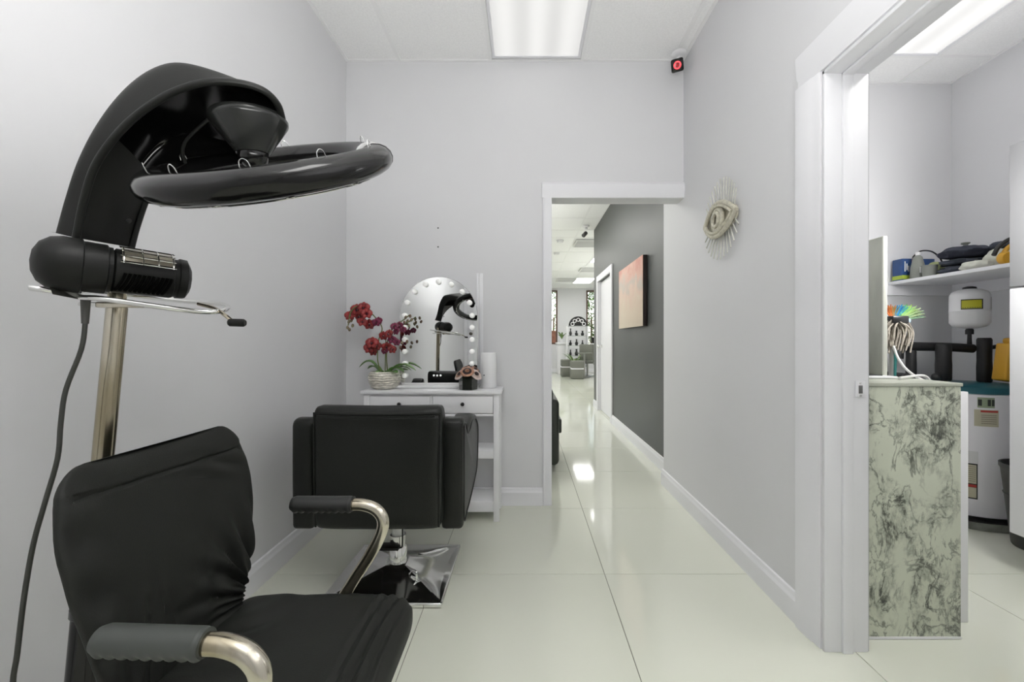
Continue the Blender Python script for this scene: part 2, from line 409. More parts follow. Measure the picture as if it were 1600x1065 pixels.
# ------------------------------------------------------------------ hooded hair dryer
DRY = Thing('hooded_hair_dryer', 'black standing hair processor with curved arm and ring hood on a chrome pole', 'hair dryer', (-.99, .90, 0))
ptop = P(183, 478, .95); pb = P(128, 1065, .90); dirv = (pb-ptop).normalized()
foot = ptop+dirv*((ptop.z-.03)/-dirv.z)
mid = ptop+dirv*((ptop.z-.50)/-dirv.z)
DRY.part('pole', MB().cyl(mid, ptop, .0185, n=28), NICKEL)
DRY.part('sleeve', MB().cyl(foot, mid, .027, n=28).lathe([(.027, 0), (.030, .004), (.030, .02), (.019, .028)], mid, -dirv, 28), BGLOSS)
b = MB()
for k in range(5):
    a = 2*PI*k/5+.5; L = .17
    e = foot+Vector((math.cos(a)*L, math.sin(a)*L, 0)); e.z = .055
    b.tube([foot+Vector((0, 0, .07)), foot*.5+e*.5+Vector((0, 0, .035)), e], [.018, .013], 10)
DRY.part('foot', b, BPLASTIC)
for k in range(5):
    a = 2*PI*k/5+.5; e = foot+Vector((math.cos(a)*.17, math.sin(a)*.17, 0)); e.z = .024
    DRY.part('castor', MB().ball(e, .024, (0, 1, 0)), BPLASTIC)
# arm shell: near rim, back ridge, far rim along the sweep
near = [(119, 371, .86), (131, 312, .85), (149, 258, .83), (180, 213, .81), (216, 178, .795), (261, 148, .785), (306, 131, .78), (343, 127, .785), (383, 131, .80), (415, 143, .82), (434, 163, .85), (441, 184, .88)]
back = [(77, 361), (92, 308), (110, 252), (135, 198), (167, 149), (203, 111), (240, 89), (276, 86), (330, 104), (378, 127), (418, 148), (438, 176)]
far = [(205, 386, .955), (214, 352, .96), (229, 310, .97), (246, 284, .98), (268, 264, .99), (295, 250, 1.0), (325, 246, 1.0), (352, 244, 1.0), (386, 240, .99), (417, 228, .97), (436, 208, .935), (442, 192, .90)]
K = 5
Np = spline([P(*p) for p in near], K); Fp = spline([P(*p) for p in far], K)
Bp = spline([P(p[0], p[1], near[i][2]+.004) for i, p in enumerate(back)], K)
ns = len(Np)
def shell(off):
    def fn(u, v):
        i = min(ns-1, int(round(v*(ns-1)))); N, Fv, B = Np[i], Fp[i], Bp[i]
        M = (N+Fv)/2; hf = (N-Fv)/2; up = B-N
        th = u*PI; cs, sn = math.cos(th), math.sin(th); ex = .33
        a = math.copysign(abs(cs)**ex, cs); q = abs(sn)**ex
        hl = max(hf.length, 1e-4); ul = max(up.length, 1e-4)
        return M+hf*a*max(.02, 1-off/hl)+up*q*max(.05, 1-off/ul)
    return fn
b = MB().grid(shell(0), 33, ns)
arm = DRY.part('arm_shell', b, BPLASTIC)
DRY.part('arm_lining', MB().grid(shell(.007), 33, ns), BGLOSS, arm)
DRY.part('rim', MB().tube([p for p in Np]+[p for p in Fp[::-1]], .0065, 10, smooth=0), BPLASTIC, arm)
# neck front plate with two screws
nk = 3*K
DRY.part('neck_plate', MB().grid(lambda u, v: Np[int(round(v*nk))].lerp(Fp[int(round(v*nk))], .02+.96*u)+Vector((.004, -.002, 0))*math.sin(PI*u)-(Bp[int(round(v*nk))]-Np[int(round(v*nk))])*0, 9, nk+1), BPLASTIC, arm)
b = MB().grid(lambda u, v: Np[0].lerp(Fp[0], u)+(Bp[0]-Np[0])*v, 2, 2); DRY.part('neck_cap', b, BPLASTIC, arm)
for q in ((166, 335), (199, 345)):
    DRY.part('screw_hole', MB().lathe([(.0045, -.003), (.0045, .003), (.0025, .003)], P(q[0], q[1], .905 if q[0] < 180 else .925)+Vector((.006, -.003, 0)), (.8, -.6, 0), 12), KNOB, arm)
# cone nozzle
cn = P(389, 186, .875); axd = Vector((.06, .10, -1)).normalized()
DRY.part('cone', MB().lathe([(.045, -.014), (.067, -.006), (.0715, .002), (.0705, .009), (.030, .068), (.026, .066)], cn, axd, 36), mat('smoked_plastic', (.016, .017, .016), .22, spec=.4))
DRY.part('lamp_bulb', MB().ball(cn+axd*.071, .028, axd, 24, 12), BGLOSS)
# ring hood
RC = Vector((-.520, .89, 1.437)); RN = Vector((-.07, -.50, .86)).normalized()
a_ = Vector((.882, .375, .283)); a_ = (a_-RN*a_.dot(RN)).normalized(); b_ = RN.cross(a_)
def rp(R, h, t): return RC+(a_*math.cos(t)+b_*math.sin(t))*R+RN*h
ringv = MB().grid(lambda u, v: rp(.205+math.cos(2*PI*v)*.035, math.sin(2*PI*v)*.028, 2*PI*u), 64, 16, True, True)
ring = DRY.part('ring_hood', ringv, BGLOSS)
cap = MB()
def capf(u, v):
    t = (u-.5)*.34-.02
    return rp(.205+math.cos(2*PI*v)*.0362, math.sin(2*PI*v)*.0292, t)
DRY.part('clear_end_cap', MB().grid(capf, 10, 16, False, True), mat('clear_cap_highlight', (.50, .50, .49), .15), ring)  # light grey colour carries the bright highlight at the ring's right end
b = MB().torus(RC-RN*.031, RN, .200, .0018, 64, 6); DRY.part('wire_ring', b, CHROME, ring)
for t in (-2.35, -1.75, -1.15, -.45, .3, 1.4, 2.5, 3.3):
    p = rp(.205, .027, t); tg = (a_*-math.sin(t)+b_*math.cos(t))
    DRY.part('wire_clip', MB().tube([p-tg*.008, p-tg*.006+RN*.009, p+RN*.013, p+tg*.006+RN*.009, p+tg*.008], .0008, 6), CHROME, ring)
    p = rp(.208, -.028, t+.25)
    DRY.part('clip', MB().ball(p, .006, RN, 10, 6, 1.4, 1, .5), CHROME, ring)
# yoke linking arm end and ring (inside the hood)
for t in (2.6,):
    DRY.part('strut', MB().tube([rp(.19, .015, t), rp(.17, .06, t), Np[8*K].lerp(Fp[8*K], .35 if t < 3 else .7)+Vector((-.06, 0, .0))], .003, 8), BPLASTIC, ring)
# motor drum
A0 = P(101, 412, .845); A1 = P(285, 436, .985); ax = (A1-A0).normalized(); LL = (A1-A0).length
drum = DRY.part('drum', MB().lathe([(0, -.046), (.020, -.044), (.038, -.036), (.050, -.022), (.0545, -.005), (.0545, .022), (.051, .024), (.051, .058), (.047, .060), (.047, .066)], A0, ax, 36), BPLASTIC)
b = MB().lathe([(.040, .066), (.047, .07), (.047, LL-.02), (.043, LL-.018), (.043, LL-.012), (.046, LL-.01), (.045, LL+.004), (.030, LL+.012), (0, LL+.014)], A0, ax, 10)
body = DRY.part('heater_body', b, BPLASTIC)
q = ax.to_track_quat('Z', 'Y')
sidev = Vector((0, -1, 0)); sidev = (sidev-ax*sidev.dot(ax)).normalized(); upv = ax.cross(sidev); upv = upv if upv.z > 0 else -upv
for k in range(11):
    c = A0+ax*(.078+k*(LL-.11)/10)
    pts = [c+ax*(-.006+.012*s)+(sidev*math.cos(a)+upv*math.sin(a))*.0475 for s, a in ((0, -1.0), (.3, -.75), (.6, -.5), (.85, -.28), (1, -.1))]
    DRY.part('vent_slot', MB().tube(pts, .0030, 6, smooth=2), mat('vent_black', (.001, .001, .001), .95, spec=.1), body)
cg = MB()
for a in (.35, .65, .95, 1.25, 1.5):
    d = (sidev*math.cos(a)+upv*math.sin(a))*.052
    cg.cyl(A0+ax*.075+d, A0+ax*(LL-.02)+d, .0014, n=6)
for f_ in (.08, .11, .135, .16, LL-.05, LL-.025):
    cg.tube([A0+ax*f_+(sidev*math.cos(a)+upv*math.sin(a))*.052 for a in (.3, .6, .9, 1.2, 1.55)], .0014, 6)
DRY.part('wire_guard', cg, CHROME, body)
DRY.part('reflector', MB().grid(lambda u, v: A0+ax*(.078+u*(LL-.10))+(sidev*math.cos(.45+.9*v)+upv*math.sin(.45+.9*v))*.049, 2, 8), mat('aged_reflector', (.45, .42, .34), .35, .9), body)
# bracket, tray loop and handle
DRY.part('bracket', MB().tube([P(80, 446, .83), P(84, 458, .83), P(123, 463, .86)], .0075, 8, smooth=3).prism([(0, 0), (1, 0), (1, 1), (0, 1)], 'z', 0, .001, M=Matrix.Translation((0, 0, -5))) if False else
         MB().add([P(75, 440, .82), P(123, 452, .86), P(123, 467, .86), P(82, 459, .82), P(75, 440, .87), P(123, 452, .91), P(123, 466, .91), P(82, 458, .87)],
                  [(0, 1, 2, 3), (7, 6, 5, 4), (0, 4, 5, 1), (1, 5, 6, 2), (2, 6, 7, 3), (3, 7, 4, 0)]), mat('grey_metal', (.12, .12, .11), .3, .8))
DRY.part('stub_rod', MB().tube([P(48, 449, .83), P(80, 453, .84), P(125, 457, .88)], .006, 10, smooth=2), CHROME)
DRY.part('tray_loop', MB().tube([P(128, 455, .90), P(125, 463, .86), P(160, 466, .85), P(230, 476, .87), P(300, 485, .90), P(340, 486, .93), P(356, 479, .98), P(340, 474, 1.04), P(290, 470, 1.07), P(220, 462, 1.05), P(160, 455, .99)], .0055, 10, True), CHROME)
DRY.part('mount_plate', MB().box(-.955, -.86, .915, .985, 1.155, 1.163, .002), CHROME)
DRY.part('clamp_bar', MB().box(P(170, 0, .9).x, P(235, 0, .9).x, .87, .89, 1.148, 1.16, .003, M=None), NICKEL)
DRY.part('riser', MB().cyl(ptop-Vector((0, 0, .01)), ptop+Vector((.0, 0, .06)), .016), NICKEL)
h = DRY.part('handle_bar', MB().tube([P(310, 474, .96), P(335, 481, .94), P(352, 492, .92), P(362, 500, .915)], .004, 8), NICKEL)
DRY.part('handle_grip', MB().lathe([(.006, 0), (.0085, .003), (.0085, .03), (.006, .034)], P(357, 503, .915), (1, .1, -.03), 14), BPLASTIC, h)
cordp = [P(134, 462, .87), P(134, 480, .87), P(133, 505, .87), P(127, 545, .865), P(103, 608, .86), P(95, 660, .855), P(90, 715, .85), P(70, 785, .84), P(52, 850, .83), P(38, 930, .82), P(27, 1020, .81), P(20, 1090, .81)]
e = cordp[-1]; cordp += [Vector((e.x-.02, e.y+.03, .15)), Vector((e.x-.05, e.y+.10, .006)), Vector((e.x-.08, 1.3, .006))]
cord = DRY.part('cord', MB().tube(cordp, .0042, 10, smooth=5), mat('grey_cord', (.035, .037, .032), .45))
DRY.part('strain_relief', MB().cyl(cordp[0], cordp[2], .0085, .006, 12), mat('grey_cord_boot', (.06, .06, .055), .5), cord)

# ------------------------------------------------------------------ fabric covered chair in the foreground
CH = Thing('armchair', 'black fabric-covered chair with bent chrome arms in the near left foreground', 'chair', (-.47, .83, 0))
def lerpt(tab, v):
    for (a, x), (b2, y2) in zip(tab, tab[1:]):
        if v <= b2: return x+(y2-x)*(v-a)/(b2-a)
    return tab[-1][1]
HW = [(0, .145), (.1, .160), (.3, .187), (.55, .212), (.75, .219), (.88, .208), (.95, .200), (1, .190)]
def sm(tab, v): return (lerpt(tab, max(0, v-.04))+lerpt(tab, v)+lerpt(tab, min(1, v+.04)))/3
def folds(y, z):
    # creases fan out of the far lower corner and drop from the near lower edge
    dy, dz = y-1.045, z-.47; r = math.hypot(dy, dz)+1e-4; an = math.atan2(dz, -dy)
    f = .0095*math.sin(an*21+1.0+6*r)*math.exp(-((r-.13)/.10)**2)*max(0, math.sin(max(0, min(PI, an*1.25))))
    f += .0055*math.sin(an*34+2.2)*math.exp(-((r-.08)/.06)**2)
    f += .0060*math.sin((y-.02*z)*150+1.3*math.sin(y*31))*math.exp(-((z-.55)/.075)**2)*math.exp(-((y-.80)/.12)**2)
    f += .0045*math.sin((z+.5*y)*120)*math.exp(-((z-.80)/.03)**2)*math.exp(-((y-.98)/.08)**2)
    f += .0045*math.sin(z*70+y*30)*math.exp(-((y-.66)/.04)**2)
    return f
def backf(u, v):
    if v > .985 or v < .0: pass
    a = 2*PI*u; cs, sn = math.cos(a), math.sin(a)
    vv = v
    endr = 1.0
    z = .44+.435*vv
    y = math.copysign(abs(cs)**.55, cs)
    hw = sm(HW, vv)-.040*(1-math.sqrt(max(0, 1-(max(0, vv-.88)/.12)**2)))
    th = .019*(1 if vv < .93 else math.sqrt(max(0.0, 1-((vv-.93)/.07)**2))*.90+.10)
    if vv < .05: th *= .5+.5*vv/.05
    yc = .85+hw*y
    x = -.667-.050*vv+.02*math.sin(PI*vv)*1.0
    x -= .018*(1-y*y)           # concave across
    s = math.copysign(abs(sn)**.7, sn)
    f = folds(yc, z) if sn > 0 else 0
    seam = -.0050*math.exp(-((z-(.828-.006*y-.004*(1-y*y)))/.0030)**2) if sn > 0 and abs(y) < .92 else 0
    z += .012*(-y)*0+.006*y*y*(1 if vv > .9 else 0)
    return Vector((x+s*th+(f+seam)*min(1, abs(s)*1.5)*(1 if sn > 0 else 0), yc, z))
mb = MB().grid(backf, 150, 190, True, False)
n0 = len(mb.v); top = sum((mb.v[n0-150+i] for i in range(150)), Vector())/150; bot = sum((mb.v[i] for i in range(150)), Vector())/150
mb.v += [top, bot]
for i in range(150): mb.f.append((n0-150+i, n0-150+(i+1) % 150, n0)); mb.f.append(((i+1) % 150, i, n0+1))
CH.part('backrest', mb, BFABRIC)
def seatf(u, v):
    # u around the section (x-z), v across (y)
    a = 2*PI*u; cs, sn = math.cos(a), math.sin(a)
    t = 2*v-1; yc = .845+.215*math.copysign(abs(t)**.9, t)
    e = (1-abs(t)**7)**.35 if abs(t) < 1 else 0
    hx = .215*(.80+.20*e); th = .045*(.12+.88*e)
    cx = -.478
    x = cx+hx*math.copysign(abs(cs)**.42, cs)-(.215-hx)*.2
    zz = .430+th*math.copysign(abs(sn)**.6, sn)
    front = max(0, (x-(-.36))/.1)
    zz -= .010*front*front
    zz -= .006*(1-t*t)*math.exp(-((x+.5)/.12)**2)
    if sn > 0:
        g = math.exp(-((x+.31)/.05)**2)
        zz += .0060*g*math.sin(x*230+3*math.sin(yc*9))*e
        r = math.hypot(x+.66, yc-1.03)
        zz += .0045*math.sin(r*75+yc*8)*math.exp(-((r-.17)/.09)**2)*e
    return Vector((x, yc, zz))
mb = MB().grid(seatf, 140, 90, True, False)
n0 = len(mb.v)
for base in (0, n0-140):
    c = sum((mb.v[base+i] for i in range(140)), Vector())/140; mb.v.append(c); k = len(mb.v)-1
    for i in range(140): mb.f.append((base+i, base+(i+1) % 140, k))
CH.part('seat', mb, BFABRIC)
for yy, far_ in ((.568, False), (1.075, True)):
    yy = .573 if not far_ else 1.05
    y2 = yy+(.0 if not far_ else .0)
    z = .68
    path = [(-.560, yy, z), (-.50, yy, z), (-.43, yy, z), (-.395, yy, z-.001), (-.365, yy, z-.012), (-.348, yy, z-.036), (-.352, yy, z-.07), (-.38, yy, z-.125), (-.43, yy, .478), (-.47, yy, .40), (-.50, yy, .335), (-.50, yy, .26), (-.44, yy, .13), (-.38, yy, .03), (-.41, yy, .016), (-.50, yy, .016), (-.66, yy, .016)]
    if not far_: path = [(p[0]+.012*((p[0]+.56)/.2)*0, p[1]-.01*max(0, (p[0]+.56)/.21), p[2]) for p in path]
    arm = CH.part('arm_tube', MB().tube(path, .0145, 18, smooth=6), NICKEL)
    g = MB()
    def gf(u, v, yy=yy, path=path):
        a = 2*PI*u; x = -.568+.148*v
        r = .0205
        if v < .06: r *= .86+.14*v/.06
        if v > .96: r *= .95
        low = max(0, -math.sin(a))
        r -= .0035*low*(.5+.5*math.cos(v*2*PI*9))
        yo = -.01*max(0, (x+.56)/.21) if yy < .7 else 0
        return Vector((x, yy+yo+r*math.cos(a), z+r*math.sin(a)))
    g.grid(gf, 28, 90, True, False)
    for base in (0, 28*89): g.f.append(tuple(base+i for i in range(28)))
    CH.part('arm_grip', g, RUBBER if not far_ else RUBBERB, arm, 'ribbed grey rubber grip' if not far_ else 'ribbed black rubber grip')
fr = MB().tube([(-.50, .567, .30), (-.50, .70, .365), (-.50, .95, .365), (-.50, 1.05, .30)], .012, 12)
CH.part('floor_bar', MB().tube([(-.66, .567, .016), (-.68, .60, .016), (-.68, 1.02, .016), (-.66, 1.05, .016)], .0145, 12), NICKEL)
CH.part('crossbar', fr, NICKEL)
CH.part('seat_bracket', MB().box(-.62, -.38, .70, .98, .365, .392, .006).box(-.735, -.700, .80, .90, .37, .56, .005).box(-.735, -.60, .80, .90, .365, .385, .003), BPLASTIC)

# ------------------------------------------------------------------ styling chair
SC = Thing('styling_chair', 'black leather hydraulic salon chair with square chrome base, seen from behind', 'salon chair', (-.585, 1.98, 0))
# backrest: puffed slab
def sbf(u, v):
    a = 2*PI*u; t = 2*v-1
    cs, sn = math.cos(a), math.sin(a)
    zz = .5835+.2465*math.copysign(abs(t)**.92, t)
    e = (1-abs(t)**14)**.5 if abs(t) < 1 else 0
    hx = .2555-.004*(1-v)-.025*(1-e); th = .055*(.35+.65*e)
    x = -.580+hx*math.copysign(abs(cs)**.22, cs)
    y_ = 1.725+th*math.copysign(abs(sn)**.45, sn)
    xr = (x+.58)/.25
    zz -= .004*max(0, t)
    if v > .9: zz -= .016*(1-xr*xr)*(v-.9)/.1
    if sn < 0:
        y_ += .004*math.exp(-((zz-.785)/.004)**2)*(1 if abs(xr) < .97 else 0)
        y_ += .010*(1-xr*xr)*math.exp(-((zz-.74)/.06)**2)
        y_ -= .006*(1-xr*xr)
    return Vector((x, y_, zz))
mb = MB().grid(sbf, 96, 80, True, False); n0 = len(mb.v)
for base in (0, n0-96):
    c = sum((mb.v[base+i] for i in range(96)), Vector())/96; mb.v.append(c); k = len(mb.v)-1
    for i in range(96): mb.f.append((base+i, base+(i+1) % 96, k))
bk = SC.part('backrest', mb, BLEATHER)
SC.part('piping', MB().tube([(-.822, 1.685, .35), (-.826, 1.680, .6), (-.828, 1.685, .80), ], .004, 8).tube([(-.338, 1.685, .35), (-.334, 1.680, .6), (-.332, 1.685, .80)], .004, 8)
        .tube([(-.81, 1.672, .787), (-.7, 1.672, .785), (-.58, 1.672, .783), (-.45, 1.672, .785), (-.35, 1.672, .788)], .003, 8), BLEATHER, bk)
prof = [(1.745, .31), (1.74, .50), (1.74, .735), (1.752, .762), (1.80, .766), (1.83, .75), (1.86, .712), (1.90, .695), (1.96, .70), (2.02, .722), (2.10, .728), (2.22, .705), (2.30, .665), (2.325, .62), (2.315, .52), (2.28, .42), (2.20, .375), (2.0, .335), (1.85, .315)]
for x0, x1 in ((-.950, -.860), (-.342, -.252)):
    a = SC.part('armrest', MB().prism(prof, 'x', x0, x1, .018, 3), BLEATHER)
    for xs in (x0-.001, x1+.001):
        inn = [(1.93+(p[0]-1.93)*.90+.01, .52+(p[1]-.52)*.86) for p in prof]
        SC.part('piping', MB().tube([(xs, p[0], p[1]) for p in inn], .0035, 8, True, 3), BLEATHER, a)
SC.part('seat', MB().box(-.855, -.345, 1.78, 2.34, .34, .49, .035, 4), BLEATHER)
SC.part('seat_frame', MB().box(-.70, -.47, 1.86, 2.12, .30, .345, .005).box(-.86, -.34, 1.80, 2.2, .325, .345, .004), BPLASTIC)
SC.part('column', MB().lathe([(.028, .19), (.028, .31)], (-.585, 1.98, 0), n=28), mat('white_steel', (.62, .62, .62), .25, .6))
SC.part('column_cover', MB().lathe([(.043, .035), (.041, .06), (.040, .135), (.036, .14), (.036, .19)], (-.585, 1.98, 0), n=32), CHROME)
# square base rising to the column
def basef(u, v):
    s = .25-.205*v; z = .022+.045*(v**1.6)
    q = (u % 1)*4; k = int(q) % 4; t = q-int(q)
    pts = [(-1, -1), (1, -1), (1, 1), (-1, 1)]
    p0, p1 = pts[k], pts[(k+1) % 4]
    x = p0[0]+(p1[0]-p0[0])*t; y = p0[1]+(p1[1]-p0[1])*t
    dg = (min(abs(x), abs(y)))**6
    return Vector((-.585+x*s, 1.98+y*s, z+.010*dg*math.sin(PI*v)))
mb = MB().grid(basef, 96, 14, True, False)
mb.f.append(tuple(13*96+i for i in range(96)))
base = SC.part('base_plate', mb, CHROME)
SC.part('base_rim', MB().box(-.837, -.333, 1.728, 2.232, .002, .024, .009, 3), CHROME, base)
SC.part('pump_lever', MB().tube([(-.575, 1.94, .150), (-.555, 1.93, .152), (-.548, 1.92, .18), (-.545, 1.91, .28)], .0035, 8).box(-.655, -.565, 1.915, 1.975, .142, .155, .004), BPLASTIC)
SC.part('lock_pedal', MB().tube([(-.505, 1.88, .060), (-.485, 1.86, .085), (-.468, 1.85, .082), (-.465, 1.845, .05), (-.478, 1.83, .03)], .0045, 8), CHROME)
SC.part('footrest', MB().tube([(-.74, 2.2, .34), (-.74, 2.42, .25), (-.74, 2.47, .16), (-.585, 2.49, .15), (-.43, 2.47, .16), (-.43, 2.42, .25), (-.43, 2.2, .34)], .011, 10), CHROME)

# ------------------------------------------------------------------ vanity
VX0, VX1, VY0, VY1, VT = -.978, -.137, 2.545, 2.805, .785
VN = Thing('vanity_table', 'narrow white vanity console with two drawers and open shelves against the back wall', 'vanity', ((VX0+VX1)/2, 2.68, 0))
VN.part('top', MB().box(VX0, VX1, VY0, VY1, VT-.022, VT, .004), WHITE)
i0, i1, jy0, jy1 = VX0+.016, VX1-.016, VY0+.015, VY1-.01
for x in (i0, i1-.034):
    for y in (jy0, jy1-.034):
        VN.part('leg', MB().box(x, x+.034, y, y+.034, 0, VT-.022, .002), WHITE)
VN.part('apron', MB().box(i0+.034, i1-.034, jy1-.02, jy1-.004, .63, VT-.022).box(i0+.006, i0+.022, jy0+.034, jy1-.034, .63, VT-.022).box(i1-.022, i1-.006, jy0+.034, jy1-.034, .63, VT-.022)
        .box(i0+.034, i1-.034, jy0, jy1-.02, .632, .645).box((i0+i1)/2-.007, (i0+i1)/2+.007, jy0, jy0+.02, .645, VT-.022).box(i0+.034, i1-.034, jy0, jy0+.02, VT-.032, VT-.022), WHITE, smooth=False)
for x0, x1 in ((i0+.037, (i0+i1)/2-.009), ((i0+i1)/2+.009, i1-.037)):
    d = VN.part('drawer', MB().box(x0, x1, jy0-.002, jy0+.014, .649, VT-.035, .0015).box(x0+.006, x1-.006, jy0+.014, jy1-.03, .652, .74), WHITE)
    VN.part('knob', MB().lathe([(.005, 0), (.005, .010), (.010, .013), (.012, .02), (.009, .026), (0, .027)], ((x0+x1)/2, jy0-.002, .705), (0, -1, 0), 16), KNOB, d)
VN.part('shelf', MB().box(i0+.02, i1-.02, jy0+.01, jy1-.006, .375, .42, .002), WHITE)
VN.part('shelf', MB().box(i0+.02, i1-.02, jy0+.01, jy1-.006, .055, .118, .002), WHITE)

# lighted mirror
MX0, MX1, MZ0, MZ1, MY = -.790, -.300, .812, 1.486, 2.715
MR = Thing('lighted_mirror', 'arched frameless vanity mirror ringed with round white bulbs', 'mirror', ((MX0+MX1)/2, MY, VT))
mw = (MX1-MX0)/2; mc = (MX0+MX1)/2; zc = MZ1-mw
def archpts(off, n=28, r=.03):
    a = mw-off; zb = MZ0+off
    pts = [(mc-a, zb+r), ] if False else []
    for k in range(5):
        t = PI+PI/2*k/4; pts.append((mc-a+r+r*math.cos(t), zb+r+r*math.sin(t)))
    for k in range(5):
        t = 1.5*PI+PI/2*k/4; pts.append((mc+a-r+r*math.cos(t), zb+r+r*math.sin(t)))
    for k in range(n+1):
        t = PI*k/n; pts.append((mc+a*math.cos(t), zc+a*math.sin(t)))
    return pts
MR.part('backing', MB().prism(archpts(.003), 'y', MY+.003, MY+.022), WPLASTIC)
MR.part('mirror_glass', MB().prism(archpts(.002), 'y', MY-.001, MY+.003), MIRROR, smooth=False)
MR.part('edge_strip', MB().tube([(p[0], MY, p[1]) for p in archpts(0)], .0022, 6, True, 0), mat('brushed_edge', (.75, .75, .74), .25, .8))
MR.part('base', MB().box(MX0-.022, MX1+.01, MY-.045, MY+.06, VT+.001, VT+.018, .004).box(MX0+.01, MX1-.01, MY-.005, MY+.025, VT+.018, MZ0+.004, .003), WPLASTIC)
bz = []
bw = mw-.033
for k in range(9): bz.append((mc-bw*math.cos(PI*k/8), zc+bw*math.sin(PI*k/8)))
step = (zc-.06-MZ0)/4
for k in range(1, 6):
    for s in (-1, 1): bz.append((mc+s*bw, zc-k*(zc-MZ0-.05)/5))
for x, z in bz:
    MR.part('bulb', MB().lathe([(.010, 0), (.0105, .003), (.0145, .008), (.0162, .016), (.0145, .025), (.009, .030), (0, .032)], (x, MY-.001, z), (0, -1, 0), 16), BULB)
for k in range(3):
    MR.part('touch_button', MB().lathe([(.0065, 0), (.0065, .0015)], (P(678+5.2*k, 0, MY).x, MY-.001, H-.218-.0), (0, -1, 0), 12), BULB)

one('cable_channel', MB().box(-.318, -.302, YB-.012, YB-.0005, VT-.02, 1.525, .002).box(-.300, -.275, YB-.006, YB-.0005, VT-.02, 1.525, .001), TRIM, 'thin white vertical cable channel on the wall behind the mirror', 'cable channel', (-.30, YB-.006, VT-.02))
t = Thing('air_purifier', 'plain white upright cylinder device at the right end of the vanity', 'appliance', (-.228, 2.70, VT))
t.part('body', MB().lathe([(.048, .001), (.050, .006), (.050, .214), (.046, .222), (.042, .222), (.040, .214), (0, .213)], (-.228, 2.70, VT), n=36), WPLASTIC)
t.part('button', MB().lathe([(.004, 0), (.004, .002)], (-.252, 2.656, VT+.083), (-.4, -1, 0), 10), KNOB)

# orchid
def lathe_pot(c): return c
OC = Vector((-.87, 2.66, VT))
OR = Thing('potted_orchid', 'red orchid with two arching stems in a silver woven pot on the vanity', 'plant', OC)
POTM = mat('silver_woven_ceramic', (.78, .75, .66), .3, .15, vary=.4, vscale=45, stretch=(1, 1, 2.2), bump=.9, bscale=70)
pot = OR.part('pot', MB().lathe([(.055, .001), (.068, .004), (.088, .03), (.094, .06), (.090, .095), (.082, .108), (.076, .106), (.080, .09), (.0, .085)], OC, n=40), POTM)
for k in range(7):
    z = .018+k*.0135; r = [.077, .086, .091, .0935, .0925, .09, .086][k]
    OR.part('woven_band', MB().tube([OC+Vector(((r+.0022*math.sin(i*PI/2+k*PI))*math.cos(2*PI*i/36), (r+.0022*math.sin(i*PI/2+k*PI))*math.sin(2*PI*i/36), z+.002*math.cos(i*1.1+k))) for i in range(36)], .0045, 6, True, 2), POTM, pot)
LEAF = mat('orchid_leaf', (.15, .30, .08), .28, vary=.3, vscale=14)
STEM = mat('orchid_stem', (.14, .17, .05), .5)
RED = mat('red_petal', (.34, .03, .03), .45, vary=.45, vscale=50); MAG = mat('magenta_petal', (.22, .02, .07), .45, vary=.4, vscale=50)
LIP = mat('dark_lip', (.06, .005, .015), .5); BUD = mat('green_bud', (.25, .25, .14), .5, col2=(.14, .05, .04), vscale=60)
def leaf(base, tip, wid, lift, name='leaf', T=OR, m=LEAF, droop=.0):
    base = Vector(base); tip = Vector(tip); d = tip-base; s = d.cross(Vector((0, 0, 1))).normalized()
    def fn(u, v):
        ww = wid*math.sin(PI*min(1, .08+.92*v))**.7
        c = base+d*v+Vector((0, 0, lift*math.sin(PI*v)-droop*v*v))
        return c+s*ww*(2*u-1)+Vector((0, 0, .35*ww*(2*u-1)**2))
    g = MB().grid(fn, 7, 12)
    o = T.part(name, g, m); md = o.modifiers.new('s', 'SOLIDIFY'); md.thickness = .0025
    return o
for tip, wd, lf in (((-.15, -.02, .135), .030, .055), ((-.12, .04, .12), .026, .03), ((.13, -.03, .105), .032, .03), ((.20, -.02, .115), .030, .045), ((.10, -.07, .105), .032, .01), ((-.03, -.08, .09), .02, .02)):
    leaf(OC+Vector((tip[0]*.1, tip[1]*.1, .09)), OC+Vector(tip), wd, lf)
stemA = [OC+Vector((-.02, 0, .09)), P(590, 560, 2.66), P(592, 530, 2.66), P(597, 512, 2.65), P(588, 497, 2.64), P(574, 483, 2.62), P(560, 477, 2.61), P(548, 487, 2.60), P(544, 508, 2.60)]
stemB = [OC+Vector((.02, 0, .09)), P(604, 560, 2.66), P(605, 535, 2.66), P(612, 515, 2.65), P(622, 505, 2.64), P(632, 498, 2.64), P(639, 492, 2.63)]
stemC = [OC+Vector((.0, .01, .09)), P(597, 565, 2.67), P(598, 545, 2.66), P(603, 520, 2.66)]
for s_ in (stemA, stemB): OR.part('stem', MB().tube(s_, .0035, 8), STEM)
OR.part('stake', MB().cyl(stemC[0], stemC[-1], .003, n=8), STEM)
def bloom(T, c, d, r, m):
    c = Vector(c); q = Vector(d).normalized().to_track_quat('Z', 'Y'); b = MB()
    for k in range(5):
        a = PI/2+2*PI*k/5; wf = .62 if k in (1, 4) else .40
        lr = r*(1.0 if k in (1, 4) else .95)
        def fn(u, v):
            rr = .12*r+lr*.9*v; ww = lr*wf*math.sin(PI*min(1, .12+.85*v))**.6
            x = rr; y = ww*(2*u-1)
            z = .18*r*math.sin(PI*v)-.12*r*(2*u-1)**2
            return c+q @ Vector((x*math.cos(a)-y*math.sin(a), x*math.sin(a)+y*math.cos(a), z))
        b.grid(fn, 5, 6)
    o = T.part('bloom', b, m); md = o.modifiers.new('s', 'SOLIDIFY'); md.thickness = .0018
    T.part('lip', MB().ball(c+q @ Vector((0, -.12*r, .15*r)), r*.2, d, 8, 6, .8, 1.2), LIP, o)
random.seed(11)
